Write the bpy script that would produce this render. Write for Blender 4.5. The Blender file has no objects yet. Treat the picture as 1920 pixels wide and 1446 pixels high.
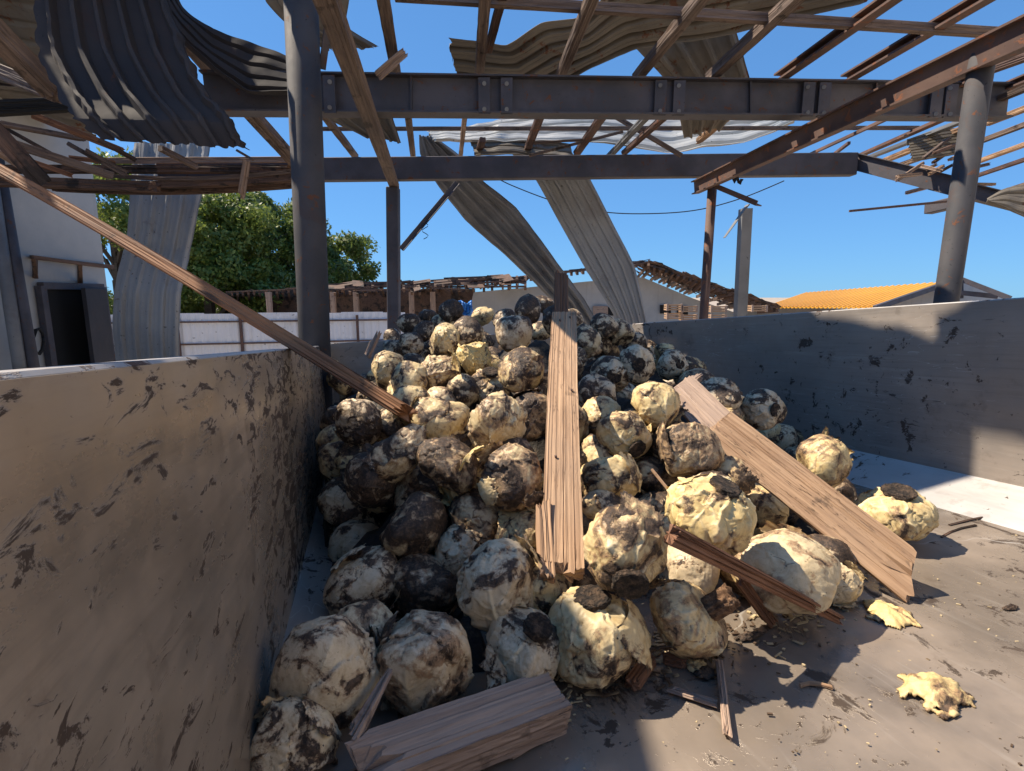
import bpy, bmesh, math, random
import numpy as np
from mathutils import Vector, Matrix
random.seed(7)
C = bpy.context.scene.collection
SC = bpy.context.scene

# ------------------------------------------------------------------ camera, sky, sun, exposure
CAMZ = 2.3
F = 1000.0; PITCH = math.radians(9.5); CX, CY = 960.0, 723.0
cam = bpy.data.cameras.new('camera'); camo = bpy.data.objects.new('camera', cam); C.objects.link(camo)
cam.sensor_width = 36.0; cam.lens = F/1920*36; cam.clip_end = 2000; cam.clip_start = 0.02
camo.location = (0, 0, CAMZ); camo.rotation_euler = (math.pi/2-PITCH, 0, 0)
SC.camera = camo
SUN = Vector((-0.595, 0.159, 0.788)).normalized()
w = bpy.data.worlds.new('World'); SC.world = w; w.use_nodes = True
nt = w.node_tree; bg = nt.nodes['Background']
sky = nt.nodes.new('ShaderNodeTexSky'); sky.sky_type = 'NISHITA'; sky.sun_disc = False
sky.sun_elevation = math.asin(SUN.z); sky.sun_rotation = math.atan2(SUN.x, SUN.y)
sky.air_density = 1.0; sky.dust_density = 0.0; sky.ozone_density = 3.0; sky.altitude = 1000
tint = nt.nodes.new('ShaderNodeMix'); tint.data_type = 'RGBA'; tint.blend_type = 'MULTIPLY'; tint.inputs[0].default_value = 1.0
tint.inputs[7].default_value = (0.47, 0.98, 1.66, 1)
gm = nt.nodes.new('ShaderNodeGamma'); gm.inputs[1].default_value = 0.45; nt.links.new(sky.outputs[0], gm.inputs[0])
nt.links.new(gm.outputs[0], tint.inputs[6]); nt.links.new(tint.outputs[2], bg.inputs[0]); bg.inputs[1].default_value = 0.14
sl = bpy.data.lights.new('sun', 'SUN'); sl.energy = 5.0; sl.angle = math.radians(0.5); sl.color = (1.0, 0.86, 0.68)
so = bpy.data.objects.new('sun', sl); C.objects.link(so); so.location = (-20, 5, 30)
so.rotation_euler = SUN.to_track_quat('Z', 'Y').to_euler()
SC.view_settings.view_transform = 'Standard'; SC.view_settings.look = 'None'
SC.view_settings.exposure = 0.78; SC.view_settings.gamma = 1

# ------------------------------------------------------------------ geometry helpers
def ray(x, y):
    dx, dy, dz = (x-CX)/F, 1.0, -(y-CY)/F
    c, s = math.cos(PITCH), math.sin(PITCH)
    return Vector((dx, dy*c+dz*s, -dy*s+dz*c))
def at(px, py, Y):
    r = ray(px, py); return Vector((0, 0, CAMZ)) + r*(Y/r.y)
def atz(px, py, z):                 # on the level plane z metres above the camera
    r = ray(px, py); return Vector((0, 0, CAMZ)) + r*(z/r.z)
def pix(P):
    d = P-Vector((0, 0, CAMZ)); c, s = math.cos(PITCH), math.sin(PITCH)
    yy = d.y*c-d.z*s; zz = d.y*s+d.z*c
    return CX+F*d.x/yy, CY-F*zz/yy, yy
# frame of the tilted steel bin: u across, v along, w up, origin at the eye
BA = ray(673, 642).normalized(); BW = ray(2000, 642-.057*1327).cross(BA).normalized()
if BW.z < 0: BW = -BW
BL = BA.cross(BW).normalized()
if BL.x < 0: BL = -BL
BM = Matrix(((BL.x, BA.x, BW.x, 0), (BL.y, BA.y, BW.y, 0), (BL.z, BA.z, BW.z, CAMZ), (0, 0, 0, 1)))
BMI = BM.inverted()
def b2w(u, v, w_): return BM @ Vector((u, v, w_))
def onbin(px, py, k, val):
    r = ray(px, py); rb = Vector((r.dot(BL), r.dot(BA), r.dot(BW)))
    return rb*(val/rb[k])
UL, UR, WF, WC, VB = -0.235, 2.45, -0.80, -0.71, 4.65

def _hash(ix, iy, iz, seed):
    h = (ix*374761393 + iy*668265263 + iz*1274126177 + seed*974634777) & 0xffffffff
    h = ((h ^ (h >> 13))*1274126177) & 0xffffffff
    h = ((h ^ (h >> 16))*2246822519) & 0xffffffff
    return ((h ^ (h >> 15)) & 0xffffff)/float(0xffffff)
def vn(P, seed=0):
    P = np.asarray(P, dtype=np.float64); I = np.floor(P).astype(np.int64); f = P-I; f = f*f*(3-2*f)
    r = 0
    for a in (0, 1):
        for b in (0, 1):
            for c in (0, 1):
                wt = (f[:, 0] if a else 1-f[:, 0])*(f[:, 1] if b else 1-f[:, 1])*(f[:, 2] if c else 1-f[:, 2])
                r = r+wt*_hash(I[:, 0]+a, I[:, 1]+b, I[:, 2]+c, seed)
    return r*2-1
def fbm(P, oct=4, seed=0, gain=.5):
    r = 0; a = 1; t = 0
    for o in range(oct):
        r = r+a*vn(P*(2**o)+o*17.3, seed+o*31); t += a; a *= gain
    return r/t
def sst(a, b, x):
    t = np.clip((x-a)/(b-a), 0, 1); return t*t*(3-2*t)

def mesh(name, vs, fs, smooth=False):
    m = bpy.data.meshes.new(name)
    m.from_pydata([tuple(v) for v in vs], [], [tuple(f) for f in fs]); m.update()
    if smooth: m.polygons.foreach_set('use_smooth', [True]*len(m.polygons))
    return m
def link(name, m, mat, parent=None, loc=None, mw=None):
    o = bpy.data.objects.new(name, m); C.objects.link(o)
    if mat and m is not None and len(m.materials) == 0: m.materials.append(mat)
    if mw is not None: o.matrix_world = mw
    elif loc is not None: o.location = loc
    if parent is not None: adopt(o, parent)
    return o
def adopt(o, parent):
    pm = parent['_m'] if False else parent.matrix_basis
    q = parent
    M = q.matrix_basis.copy()
    while q.parent is not None:
        M = q.parent.matrix_basis @ q.matrix_parent_inverse @ M; q = q.parent
    o.parent = parent; o.matrix_parent_inverse = M.inverted()
def tag(o, label, cat, group=None, kind=None):
    if label: o['label'] = label
    if cat: o['category'] = cat
    if group: o['group'] = group
    if kind: o['kind'] = kind
    return o
def empty(name, loc, label, cat, group=None):
    o = bpy.data.objects.new(name, None); C.objects.link(o); o.location = loc; o.empty_display_size = .1
    return tag(o, label, cat, group)
def centred(vs):
    vs = [Vector(v) for v in vs]; c = Vector((0, 0, 0))
    for v in vs: c += v
    c /= len(vs)
    return [v-c for v in vs], c

def profile(kind, wd, ht, t):
    a, b = wd/2, ht/2
    if kind == 'box': return [(-a, -b), (a, -b), (a, b), (-a, b)]
    if kind == 'tube': return [(a*math.cos(k*math.pi/12), a*math.sin(k*math.pi/12)) for k in range(24)]
    if kind == 'I':
        h = t*.8
        return [(-a, -b), (a, -b), (a, -b+t), (h, -b+t), (h, b-t), (a, b-t), (a, b), (-a, b), (-a, b-t), (-h, b-t), (-h, -b+t), (-a, -b+t)]
    if kind == 'L': return [(-a, -b), (a, -b), (a, -b+t), (-a+t, -b+t), (-a+t, b), (-a, b)]
    if kind == 'C': return [(-a, -b), (a, -b), (a, -b+t), (-a+t, -b+t), (-a+t, b-t), (a, b-t), (a, b), (-a, b)]
def frame(p1, p2, roll=0, up=Vector((0, 0, 1))):
    x = (p2-p1).normalized(); y = up.cross(x)
    if y.length < .05: y = Vector((0, 1, 0)).cross(x)
    y.normalize(); z = x.cross(y)
    if roll:
        q = Matrix.Rotation(roll, 3, x); y = q @ y; z = q @ z
    M = Matrix(((x.x, y.x, z.x, p1.x), (x.y, y.y, z.y, p1.y), (x.z, y.z, z.z, p1.z), (0, 0, 0, 1)))
    return M
def bar(name, p1, p2, wd, ht, mat, parent=None, kind='box', t=None, roll=0, jag=(0, 0), bow=(0, 0), taper=(1, 1), seg=None, rough=0.0, up=Vector((0, 0, 1))):
    """a member swept from p1 to p2 along its own local x axis"""
    L = (p2-p1).length; t = t or min(wd, ht)*.09
    pr = profile(kind, wd, ht, t); sm = kind == 'tube'
    if kind == 'box' and (jag[0] or jag[1] or rough):
        q = []
        for i in range(4):
            a, b = pr[i], pr[(i+1) % 4]
            n = max(3, int(18*math.dist(a, b)/(wd+ht)*2))
            for k in range(n):
                q.append((a[0]+(b[0]-a[0])*k/n, a[1]+(b[1]-a[1])*k/n))
        pr = q
    n = len(pr); seg = seg or (max(2, int(L/.12)) if (rough or bow[0] or bow[1]) else 1)
    sd = random.randint(0, 9999); vs = []
    ja = random.uniform(0, 6.28)
    def jg(k, J):
        y, z = pr[k]; big = .5+.5*math.sin(ja+y/wd*4.2+.8*math.sin(y/wd*9+ja)); c1 = int((y/wd+.5)*13.0); tooth = _h1(int(ja*1e4)+3, c1)**1.5; return J*min(1.0, max(0, .45*big+.50*tooth+.18*random.random()))
    j0 = [jg(k, jag[0]) if jag[0] else 0 for k in range(n)]; j1 = [jg(k, jag[1]) if jag[1] else 0 for k in range(n)]
    xs = [0.0]+([.03*L] if jag[0] else [])+[L*(k+1)/(seg+1) for k in range(seg)]+([.97*L] if jag[1] else [])+[L]
    xs = sorted(set(xs)); xs = [x for x in xs if x in (0.0, L) or (x > jag[0]*1.02 and x < L-jag[1]*1.02)]
    if len(xs) < 4 and (jag[0] or jag[1]): xs = [0.0, min(jag[0]*1.02, L*.45), max(L-jag[1]*1.02, L*.55), L]
    for i, x in enumerate(xs):
        s = x/L; tp = taper[0]+(taper[1]-taper[0])*s
        oy = bow[0]*math.sin(math.pi*s); oz = bow[1]*math.sin(math.pi*s)
        for k, (y, z) in enumerate(pr):
            xx = x
            if i == 0: xx = x+j0[k]*(1 if jag[0] else 0)
            if i == len(xs)-1: xx = x-j1[k]
            g = rough*(_h1(sd, i*0+k)-.5)+rough*.6*(_h1(sd, i*97+k)-.5) if rough else 0
            vs.append((xx, y*tp+oy+g, z*tp+oz+(rough*(_h1(sd+5, k)-.5) if rough else 0)))
    fs = []
    for i in range(len(xs)-1):
        for k in range(n):
            a = i*n+k; b = i*n+(k+1) % n
            fs.append((a, a+n, b+n, b) if False else (a, b, b+n, a+n))
    if kind == 'box' and n > 4:
        for e, jj, sgn in ((0, jag[0], 1), (len(xs)-1, jag[1], -1)):
            x = xs[e]; s = x/L; tp = taper[0]+(taper[1]-taper[0])*s
            vs.append((x+sgn*jj*.35, bow[0]*math.sin(math.pi*s), bow[1]*math.sin(math.pi*s))); ci = len(vs)-1
            for k in range(n):
                a = e*n+k; b = e*n+(k+1) % n
                fs.append((ci, b, a) if sgn > 0 else (ci, a, b))
    else:
        fs.append(tuple(reversed(range(n)))); m0 = (len(xs)-1)*n; fs.append(tuple(range(m0, m0+n)))
    m = mesh(name, vs, fs, False)
    if sm:
        for p in m.polygons: p.use_smooth = len(p.vertices) == 4
    o = link(name, m, mat, parent, mw=frame(p1, p2, roll, up))
    if kind == 'box' and n == 4:
        bv = o.modifiers.new('bevel', 'BEVEL'); bv.width = min(wd, ht)*.06; bv.segments = 1
    return o
def _h1(a, b):
    h = (a*374761393+b*668265263) & 0xffffffff; h = ((h ^ (h >> 13))*1274126177) & 0xffffffff
    return ((h ^ (h >> 16)) & 0xffff)/65535.0
def tube(name, pts, r, mat, parent=None, n=8):
    vs, fs = [], []
    for i, p in enumerate(pts):
        a = pts[max(0, i-1)]; b = pts[min(len(pts)-1, i+1)]; M = frame(a, b)
        for k in range(n):
            an = 2*math.pi*k/n
            d = M.to_3x3() @ Vector((0, math.cos(an)*r, math.sin(an)*r)); vs.append(p+d)
        if i:
            for k in range(n):
                q = (i-1)*n+k; s = (i-1)*n+(k+1) % n; fs.append((q, s, s+n, q+n))
    vs, c = centred(vs)
    return link(name, mesh(name, vs, fs, True), mat, parent, loc=c)
def cr(P, t):                       # catmull-rom through list P at t in 0..len-1
    i = min(int(t), len(P)-2); f = t-i
    p0 = P[max(i-1, 0)]; p1 = P[i]; p2 = P[i+1]; p3 = P[min(i+2, len(P)-1)]
    return .5*((2*p1)+(p2-p0)*f+(2*p0-5*p1+4*p2-p3)*f*f+(3*p1-p0-3*p2+p3)*f**3)
def sheet(name, rows, ribs, amp, mat, parent=None, crumple=.012, jag=(.02, .02), bow=0.0, nl=70, thick=.0025, side=.0, seed=None):
    """corrugated sheet: rows of (left, right) points down its length; the ribs run along the length"""
    L = [at(*r[0]) for r in rows]; R = [at(*r[1]) for r in rows]
    na = ribs*14+4; K = len(rows)-1; sd = random.randint(0, 999) if seed is None else seed
    G = np.zeros((nl+1, na+1, 3))
    for i in range(nl+1):
        for j in range(na+1):
            s = j/na
            js = jag[0]*(vn(np.array([[s*ribs*2.3, 0.3, sd]]), sd)[0]*.6+vn(np.array([[s*ribs*9, 2.3, sd]]), sd)[0]*.4)
            je = jag[1]*(vn(np.array([[s*ribs*2.1, 7.3, sd]]), sd)[0]*.6+vn(np.array([[s*ribs*8, 9.3, sd]]), sd)[0]*.4)
            t = K*min(1, max(0, i/nl+js*max(0, 1-i/nl*5)+je*max(0, 1-(1-i/nl)*5)))
            i_ = min(int(t), K-1); f_ = t-i_; l = cr(L, t).lerp(L[i_].lerp(L[i_+1], f_), .6); r = cr(R, t).lerp(R[i_].lerp(R[i_+1], f_), .6)
            ed = side*(vn(np.array([[t*7.0, s*2, sd+3]]), sd)[0])
            G[i, j] = l.lerp(r, s+(ed*(1 if s > .5 else -1)*abs(2*s-1)**3))
    du = np.gradient(G, axis=0); dv = np.gradient(G, axis=1); nn = np.cross(du, dv); nn /= (np.linalg.norm(nn, axis=2, keepdims=True)+1e-9)
    s = np.linspace(0, 1, na+1)[None, :].repeat(nl+1, 0); t = np.linspace(0, 1, nl+1)[:, None].repeat(na+1, 1)
    ph = (s*ribs) % 1.0; tr = np.clip((ph-.56)/.09, 0, 1)*(1-np.clip((ph-.84)/.09, 0, 1)); tr = tr+(0 if mat is M_sheetdark else .09)*(np.abs(((s*ribs*3) % 1.0)-.5) < .12)*(ph < .56)
    fl = G.reshape(-1, 3)
    cz = (fbm(fl*2.2, 3, sd)*1.6+fbm(fl*7, 2, sd+9)*.6+.9*np.abs(fbm(fl*3.3, 2, sd+19))).reshape(nl+1, na+1)
    d = amp*(tr*(1-.4*np.clip(cz, 0, 1)))+crumple*cz+bow*np.sin(np.pi*s)
    G = G+nn*d[..., None]
    vs = G.reshape(-1, 3); c = vs.mean(0); vs = vs-c; fs = []
    for i in range(nl):
        for j in range(na):
            a = i*(na+1)+j; fs.append((a, a+1, a+na+2, a+na+1))
    m = mesh(name, vs, fs, True); o = link(name, m, mat, parent, loc=Vector(c))
    so_ = o.modifiers.new('thickness', 'SOLIDIFY'); so_.thickness = thick; so_.offset = 0
    es = o.modifiers.new('edges', 'EDGE_SPLIT'); es.split_angle = math.radians(22)
    return o
class MB:
    def __init__(s): s.v = []; s.f = []
    def box(s, p, x, y, z):          # centre, half axes
        b = len(s.v)
        for i in (-1, 1):
            for j in (-1, 1):
                for k in (-1, 1): s.v.append(p+x*i+y*j+z*k)
        for q in ((0, 1, 3, 2), (4, 6, 7, 5), (0, 4, 5, 1), (2, 3, 7, 6), (0, 2, 6, 4), (1, 5, 7, 3)): s.f.append(tuple(b+k for k in q))
    def bar(s, p1, p2, wd, ht):
        d = p2-p1; L = d.length
        if L < 1e-6: return
        M = frame(p1, p2).to_3x3()
        s.box((p1+p2)/2, d/2, M @ Vector((0, wd/2, 0)), M @ Vector((0, 0, ht/2)))
    def quad(s, *p):
        b = len(s.v); s.v += list(p); s.f.append(tuple(range(b, b+len(p))))
    def build(s, name, mat, parent=None, smooth=False):
        vs, c = centred(s.v)
        return link(name, mesh(name, vs, s.f, smooth), mat, parent, loc=c)

# ------------------------------------------------------------------ materials
class NT:
    def __init__(s, name):
        s.m = bpy.data.materials.new(name); s.m.use_nodes = True; s.t = s.m.node_tree
        s.b = s.t.nodes['Principled BSDF']
    def n(s, ty, **kw):
        nd = s.t.nodes.new('ShaderNode'+ty)
        for k, v in kw.items():
            if k.startswith('_'): setattr(nd, k[1:], v)
            else:
                key = int(k[1:]) if k[0] == 'i' and k[1:].isdigit() else k.replace('_', ' ')
                s.set(nd.inputs[key], v)
        return nd
    def set(s, inp, v):
        if hasattr(v, 'is_output') or isinstance(v, bpy.types.NodeSocket): s.t.links.new(v, inp)
        else: inp.default_value = v
    def math(s, op, a, b=0.0, c=None, clamp=False):
        nd = s.t.nodes.new('ShaderNodeMath'); nd.operation = op; nd.use_clamp = clamp
        s.set(nd.inputs[0], a); s.set(nd.inputs[1], b)
        if c is not None: s.set(nd.inputs[2], c)
        return nd.outputs[0]
    def mix(s, f, a, b):
        nd = s.t.nodes.new('ShaderNodeMix'); nd.data_type = 'RGBA'
        s.set(nd.inputs[0], f)
        for i, v in ((6, a), (7, b)):
            if isinstance(v, tuple) and len(v) == 3: v = (*v, 1)
            s.set(nd.inputs[i], v)
        return nd.outputs[2]
    def coord(s, scale=(1, 1, 1), kind='Object', rot=(0, 0, 0), rnd=False):
        tc = s.t.nodes.new('ShaderNodeTexCoord'); mp = s.t.nodes.new('ShaderNodeMapping')
        s.t.links.new(tc.outputs[kind], mp.inputs[0]); mp.inputs['Scale'].default_value = scale; mp.inputs['Rotation'].default_value = rot
        if rnd:
            oi = s.t.nodes.new('ShaderNodeObjectInfo'); s.t.links.new(s.math('MULTIPLY', oi.outputs['Random'], 37.0), mp.inputs['Location'])
        return mp.outputs[0]
    def noise(s, vec, scale, detail=4, rough=.55, dist=0.0):
        nd = s.n('TexNoise', Vector=vec, Scale=scale, Detail=detail, Roughness=rough, Distortion=dist); return nd.outputs['Fac']
    def step(s, v, a, b):
        nd = s.t.nodes.new('ShaderNodeMapRange'); nd.interpolation_type = 'SMOOTHSTEP'
        s.set(nd.inputs[0], v); s.set(nd.inputs[1], a); s.set(nd.inputs[2], b); return nd.outputs[0]
    def bump(s, h, strength=.5, dist=.01, prev=None):
        nd = s.n('Bump', Height=h, Strength=strength, Distance=dist)
        if prev is not None: s.t.links.new(prev, nd.inputs['Normal'])
        return nd.outputs[0]
    def out(s, col=None, rough=None, metal=None, norm=None, spec=None):
        if col is not None: s.set(s.b.inputs['Base Color'], (*col, 1) if isinstance(col, tuple) and len(col) == 3 else col)
        if rough is not None: s.set(s.b.inputs['Roughness'], rough)
        if metal is not None: s.set(s.b.inputs['Metallic'], metal)
        if norm is not None: s.set(s.b.inputs['Normal'], norm)
        if spec is not None: s.set(s.b.inputs['Specular IOR Level'], spec)
        return s.m

def mat_paint(name, c1, c2, rust=(.12, .045, .02), amt=.62, scale=6, rough=.55, metal=.15):
    g = NT(name); v = g.coord(rnd=True)
    a = g.noise(v, scale*.5, 6, .6); b = g.noise(v, scale*2.2, 8, .7, .5)
    col = g.mix(g.step(a, .35, .65), c1, c2)
    rm = g.step(b, amt, amt+.05); col = g.mix(rm, col, rust)
    sp = g.step(g.noise(v, scale*9, 3), .68, .72); col = g.mix(sp, col, tuple(x*.5 for x in c1))
    dr = g.step(g.noise(g.coord((3, 3, 40) if False else (1, 1, 1), rnd=True), scale*.9, 7, .7, 1.2), .56, .66); col = g.mix(g.math('MULTIPLY', dr, .35), col, tuple((x+y)*.42 for x, y in zip(c1, rust)))
    return g.out(col, g.math('ADD', rough-.08, g.math('MULTIPLY', b, .2)), metal, g.bump(g.math('ADD', b, g.math('MULTIPLY', rm, .4)), .3, .004))
M_beam = mat_paint('painted_steel', (.052, .052, .064), (.085, .080, .094), amt=.59, rough=.62)
M_col = mat_paint('painted_pipe', (.038, .040, .048), (.062, .060, .066), amt=.60, rough=.75)
M_rusty = mat_paint('rusty_steel', (.085, .050, .042), (.13, .080, .064), rust=(.20, .075, .035), amt=.56, rough=.75, metal=0)
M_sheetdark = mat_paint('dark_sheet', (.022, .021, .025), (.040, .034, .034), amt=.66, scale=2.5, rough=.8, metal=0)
M_sheettan = mat_paint('weathered_tan_sheet', (.20, .175, .14), (.12, .105, .085), amt=.58, scale=2.5, rough=.7, metal=.05)
M_sheetgrey = mat_paint('galvanised_sheet', (.13, .135, .145), (.23, .235, .24), amt=.66, scale=2.2, rough=.55, metal=.25)
M_sheetlight = mat_paint('dull_grey_sheet', (.25, .255, .26), (.34, .345, .345), rust=(.16, .10, .07), amt=.65, scale=2.2, rough=.6, metal=.1)
M_sheetpale = mat_paint('pale_sheet', (.33, .36, .37), (.46, .47, .46), rust=(.2, .17, .14), amt=.66, scale=2, rough=.45, metal=.1)
M_white = mat_paint('white_fence_sheet', (.62, .64, .68), (.70, .71, .73), rust=(.4, .37, .33), amt=.72, scale=1.0, rough=.5, metal=0)
M_yellow = mat_paint('yellow_roof_sheet', (.74, .38, .03), (.66, .32, .02), rust=(.5, .2, .03), amt=.74, scale=.5, rough=.5, metal=0)
M_black = NT('dark_void').out((.012, .012, .012), .9)
def mat_wall():
    g = NT('weathered_plaster'); v = g.coord(); a = g.noise(v, .8, 7, .65); b = g.noise(v, 9, 6, .6)
    st = g.noise(g.coord((4, 4, .35)), 1.6, 5, .6)
    col = g.mix(g.step(a, .3, .7), (.36, .365, .36), (.47, .465, .44)); col = g.mix(g.math('MULTIPLY', g.step(st, .55, .8), .45), col, (.25, .24, .22))
    return g.out(col, .85, 0, g.bump(b, .4, .01))
M_plaster = mat_wall()

def mat_wood(name, pale, mid, dark, gs=1.0, char=.62, grey=0.0):
    g = NT(name); v = g.coord((1.6*gs, 26*gs, 26*gs), rnd=True); v2 = g.coord((1, 1, 1), rnd=True)
    wr_ = g.noise(v2, 1.7, 4, .6); a = g.noise(v, 1.6, 8, .62, .6); b = g.noise(v, 5.5, 5, .6); c = g.noise(v2, 3.2, 6, .62)
    col = g.mix(g.step(a, .36, .62), mid, pale); col = g.mix(g.math('MULTIPLY', g.step(b, .52, .68), .30), col, dark)
    cr_ = g.step(g.math('ABSOLUTE', g.math('SUBTRACT', g.noise(v, 2.3, 4, .5, .3), .5)), .010, .0)
    cr_ = g.math('MULTIPLY', cr_, g.step(c, .46, .60))
    col = g.mix(g.math('MULTIPLY', cr_, .8), col, tuple(x*.35 for x in dark))
    col = g.mix(g.step(c, char, char+.07), col, (.03, .02, .015))
    vo = g.n('TexVoronoi', Vector=g.coord((1.1, 5, 5), rnd=True), Scale=1.3)
    kn = g.step(vo.outputs['Distance'], .11, .06); col = g.mix(kn, col, (.07, .035, .018))
    col = g.mix(g.math('MULTIPLY', g.step(wr_, .48, .66), .45), col, tuple(.62*m_+.25*sum(mid)/3 for m_ in mid)); st_ = g.step(g.noise(v2, 9, 5, .6), .62, .68); col = g.mix(g.math('MULTIPLY', st_, .5), col, tuple(x*.7 for x in dark))
    h = g.math('ADD', g.math('MULTIPLY', a, .7), g.math('MULTIPLY', b, .5))
    h = g.math('SUBTRACT', h, g.math('MULTIPLY', cr_, .6))
    return g.out(col, .78, 0, g.bump(h, .7, .003))
M_woodold = mat_wood('old_brown_timber', (.29, .135, .058), (.17, .075, .034), (.03, .016, .01), gs=.7, char=.59)
M_woodpale = mat_wood('fresh_split_timber', (.44, .285, .17), (.31, .19, .11), (.13, .07, .038), char=.69)
M_woodgrey = mat_wood('dusty_timber', (.40, .29, .22), (.27, .19, .145), (.07, .045, .035), char=.66)
M_woodred = mat_wood('reddish_timber', (.28, .135, .07), (.17, .078, .042), (.06, .03, .018), char=.60)
M_wooddark = mat_wood('charred_timber', (.15, .085, .055), (.085, .05, .035), (.02, .014, .01), char=.52)
M_woodroof = mat_wood('weathered_purlin', (.20, .145, .115), (.115, .082, .068), (.045, .032, .026), char=.58)

def mat_bin(name, base, base2, dirt, dscale=(1, 1, 1), dth=.60, rough=.36, metal=.55, rot=(0, 0, 0), dust=.5):
    g = NT(name); v = g.coord(); vs_ = g.coord(dscale, rot=rot)
    a = g.noise(v, 1.6, 6, .6); br = g.noise(g.coord((.9, 1.0, 22)), 3.2, 6, .7)
    col = g.mix(g.step(a, .32, .68), base, base2)
    col = g.mix(g.math('MULTIPLY', g.step(br, .45, .75), .35), col, tuple(x*.55 for x in base))
    # smeared mud with a shape of its own
    d1 = g.noise(vs_, 2.2, 9, .72, .8); reg = g.noise(v, 1.1, 3, .5)
    dm = g.step(g.math('ADD', d1, g.math('MULTIPLY', reg, .35)), dth+.17, dth+.215)
    d2 = g.noise(v, 11, 7, .7, .4); dm2 = g.step(g.math('ADD', d2, g.math('MULTIPLY', g.math('SUBTRACT', reg, .5), .35)), .60, .63)
    d3 = g.noise(v, 38, 4, .65); dm3 = g.step(g.math('ADD', d3, g.math('MULTIPLY', g.math('SUBTRACT', reg, .5), .25)), .66, .69)
    dust_ = g.math('MULTIPLY', g.step(g.noise(vs_, .9, 6, .65), .40, .72), dust)
    col = g.mix(dust_, col, (.36, .29, .23))
    allm = g.math('MAXIMUM', dm, g.math('MAXIMUM', dm2, g.math('MULTIPLY', dm3, .8)))
    col = g.mix(allm, col, dirt)
    sc = g.step(g.math('ABSOLUTE', g.math('SUBTRACT', g.noise(g.coord((.5, .8, 7), rot=(0, .5, .2)), 3.0, 3, .5), .5)), .0045, .0)
    sc = g.math('MULTIPLY', sc, g.step(g.noise(v, 1.7, 2), .45, .6)); col = g.mix(g.math('MULTIPLY', sc, .6), col, (.6, .58, .55))
    wv = g.coord((14, .7, 14), rot=(.1, .2, -.25)); wp_ = g.step(g.noise(wv, 2.0, 5, .7), .56, .66); wp_ = g.math('MULTIPLY', wp_, g.step(g.noise(v, 2.3, 4), .45, .62)); col = g.mix(g.math('MULTIPLY', wp_, .28), col, (.55, .50, .44))
    bl_ = g.step(g.noise(v, 5.5, 6, .65), .58, .66); col = g.mix(g.math('MULTIPLY', bl_, .25), col, tuple(x*1.6 for x in dirt))
    rg = g.math('ADD', rough-.1, g.math('MULTIPLY', g.noise(v, 3.5, 6, .65), .22))
    rg = g.math('ADD', rg, g.math('ADD', g.math('MULTIPLY', dust_, .3), g.math('MULTIPLY', allm, .5)), clamp=True)
    mt = g.math('MULTIPLY', g.math('SUBTRACT', 1.0, g.math('MAXIMUM', allm, dust_), clamp=True), metal)
    nb = g.bump(g.noise(g.coord((1, 1, 1)), 2.6, 3, .5), .42, .05)
    nb = g.bump(g.math('ADD', g.math('MULTIPLY', allm, 1.0), g.math('MULTIPLY', br, .12)), .5, .003, nb)
    return g.out(col, rg, mt, nb)
M_binleft = mat_bin('muddy_steel', (.34, .285, .23), (.52, .435, .35), (.055, .036, .024), (1.8, 4.0, 12), .528, .26, .50, rot=(.6, 0, 0), dust=.45)
M_binright = mat_bin('worn_steel', (.255, .225, .20), (.34, .305, .27), (.06, .043, .034), (1.4, 1.8, 5), .62, .33, .22, dust=.4)
M_binfloor = mat_bin('scraped_steel_floor', (.22, .185, .15), (.33, .275, .225), (.055, .038, .027), (2.2, 1.4, 1), .575, .22, .35, dust=.6)
M_binbright = mat_bin('glare_bright_steel', (.46, .45, .44), (.60, .59, .57), (.09, .065, .05), (2, 2, 1), .60, .42, .2, dust=.25)  # base colour lightened to carry the sun glare on the right corner panel
M_rim = mat_bin('rubbed_steel_rim', (.40, .40, .41), (.52, .50, .48), (.08, .05, .04), (1, 3, 1), .62, .4, .5, dust=.3)

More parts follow.
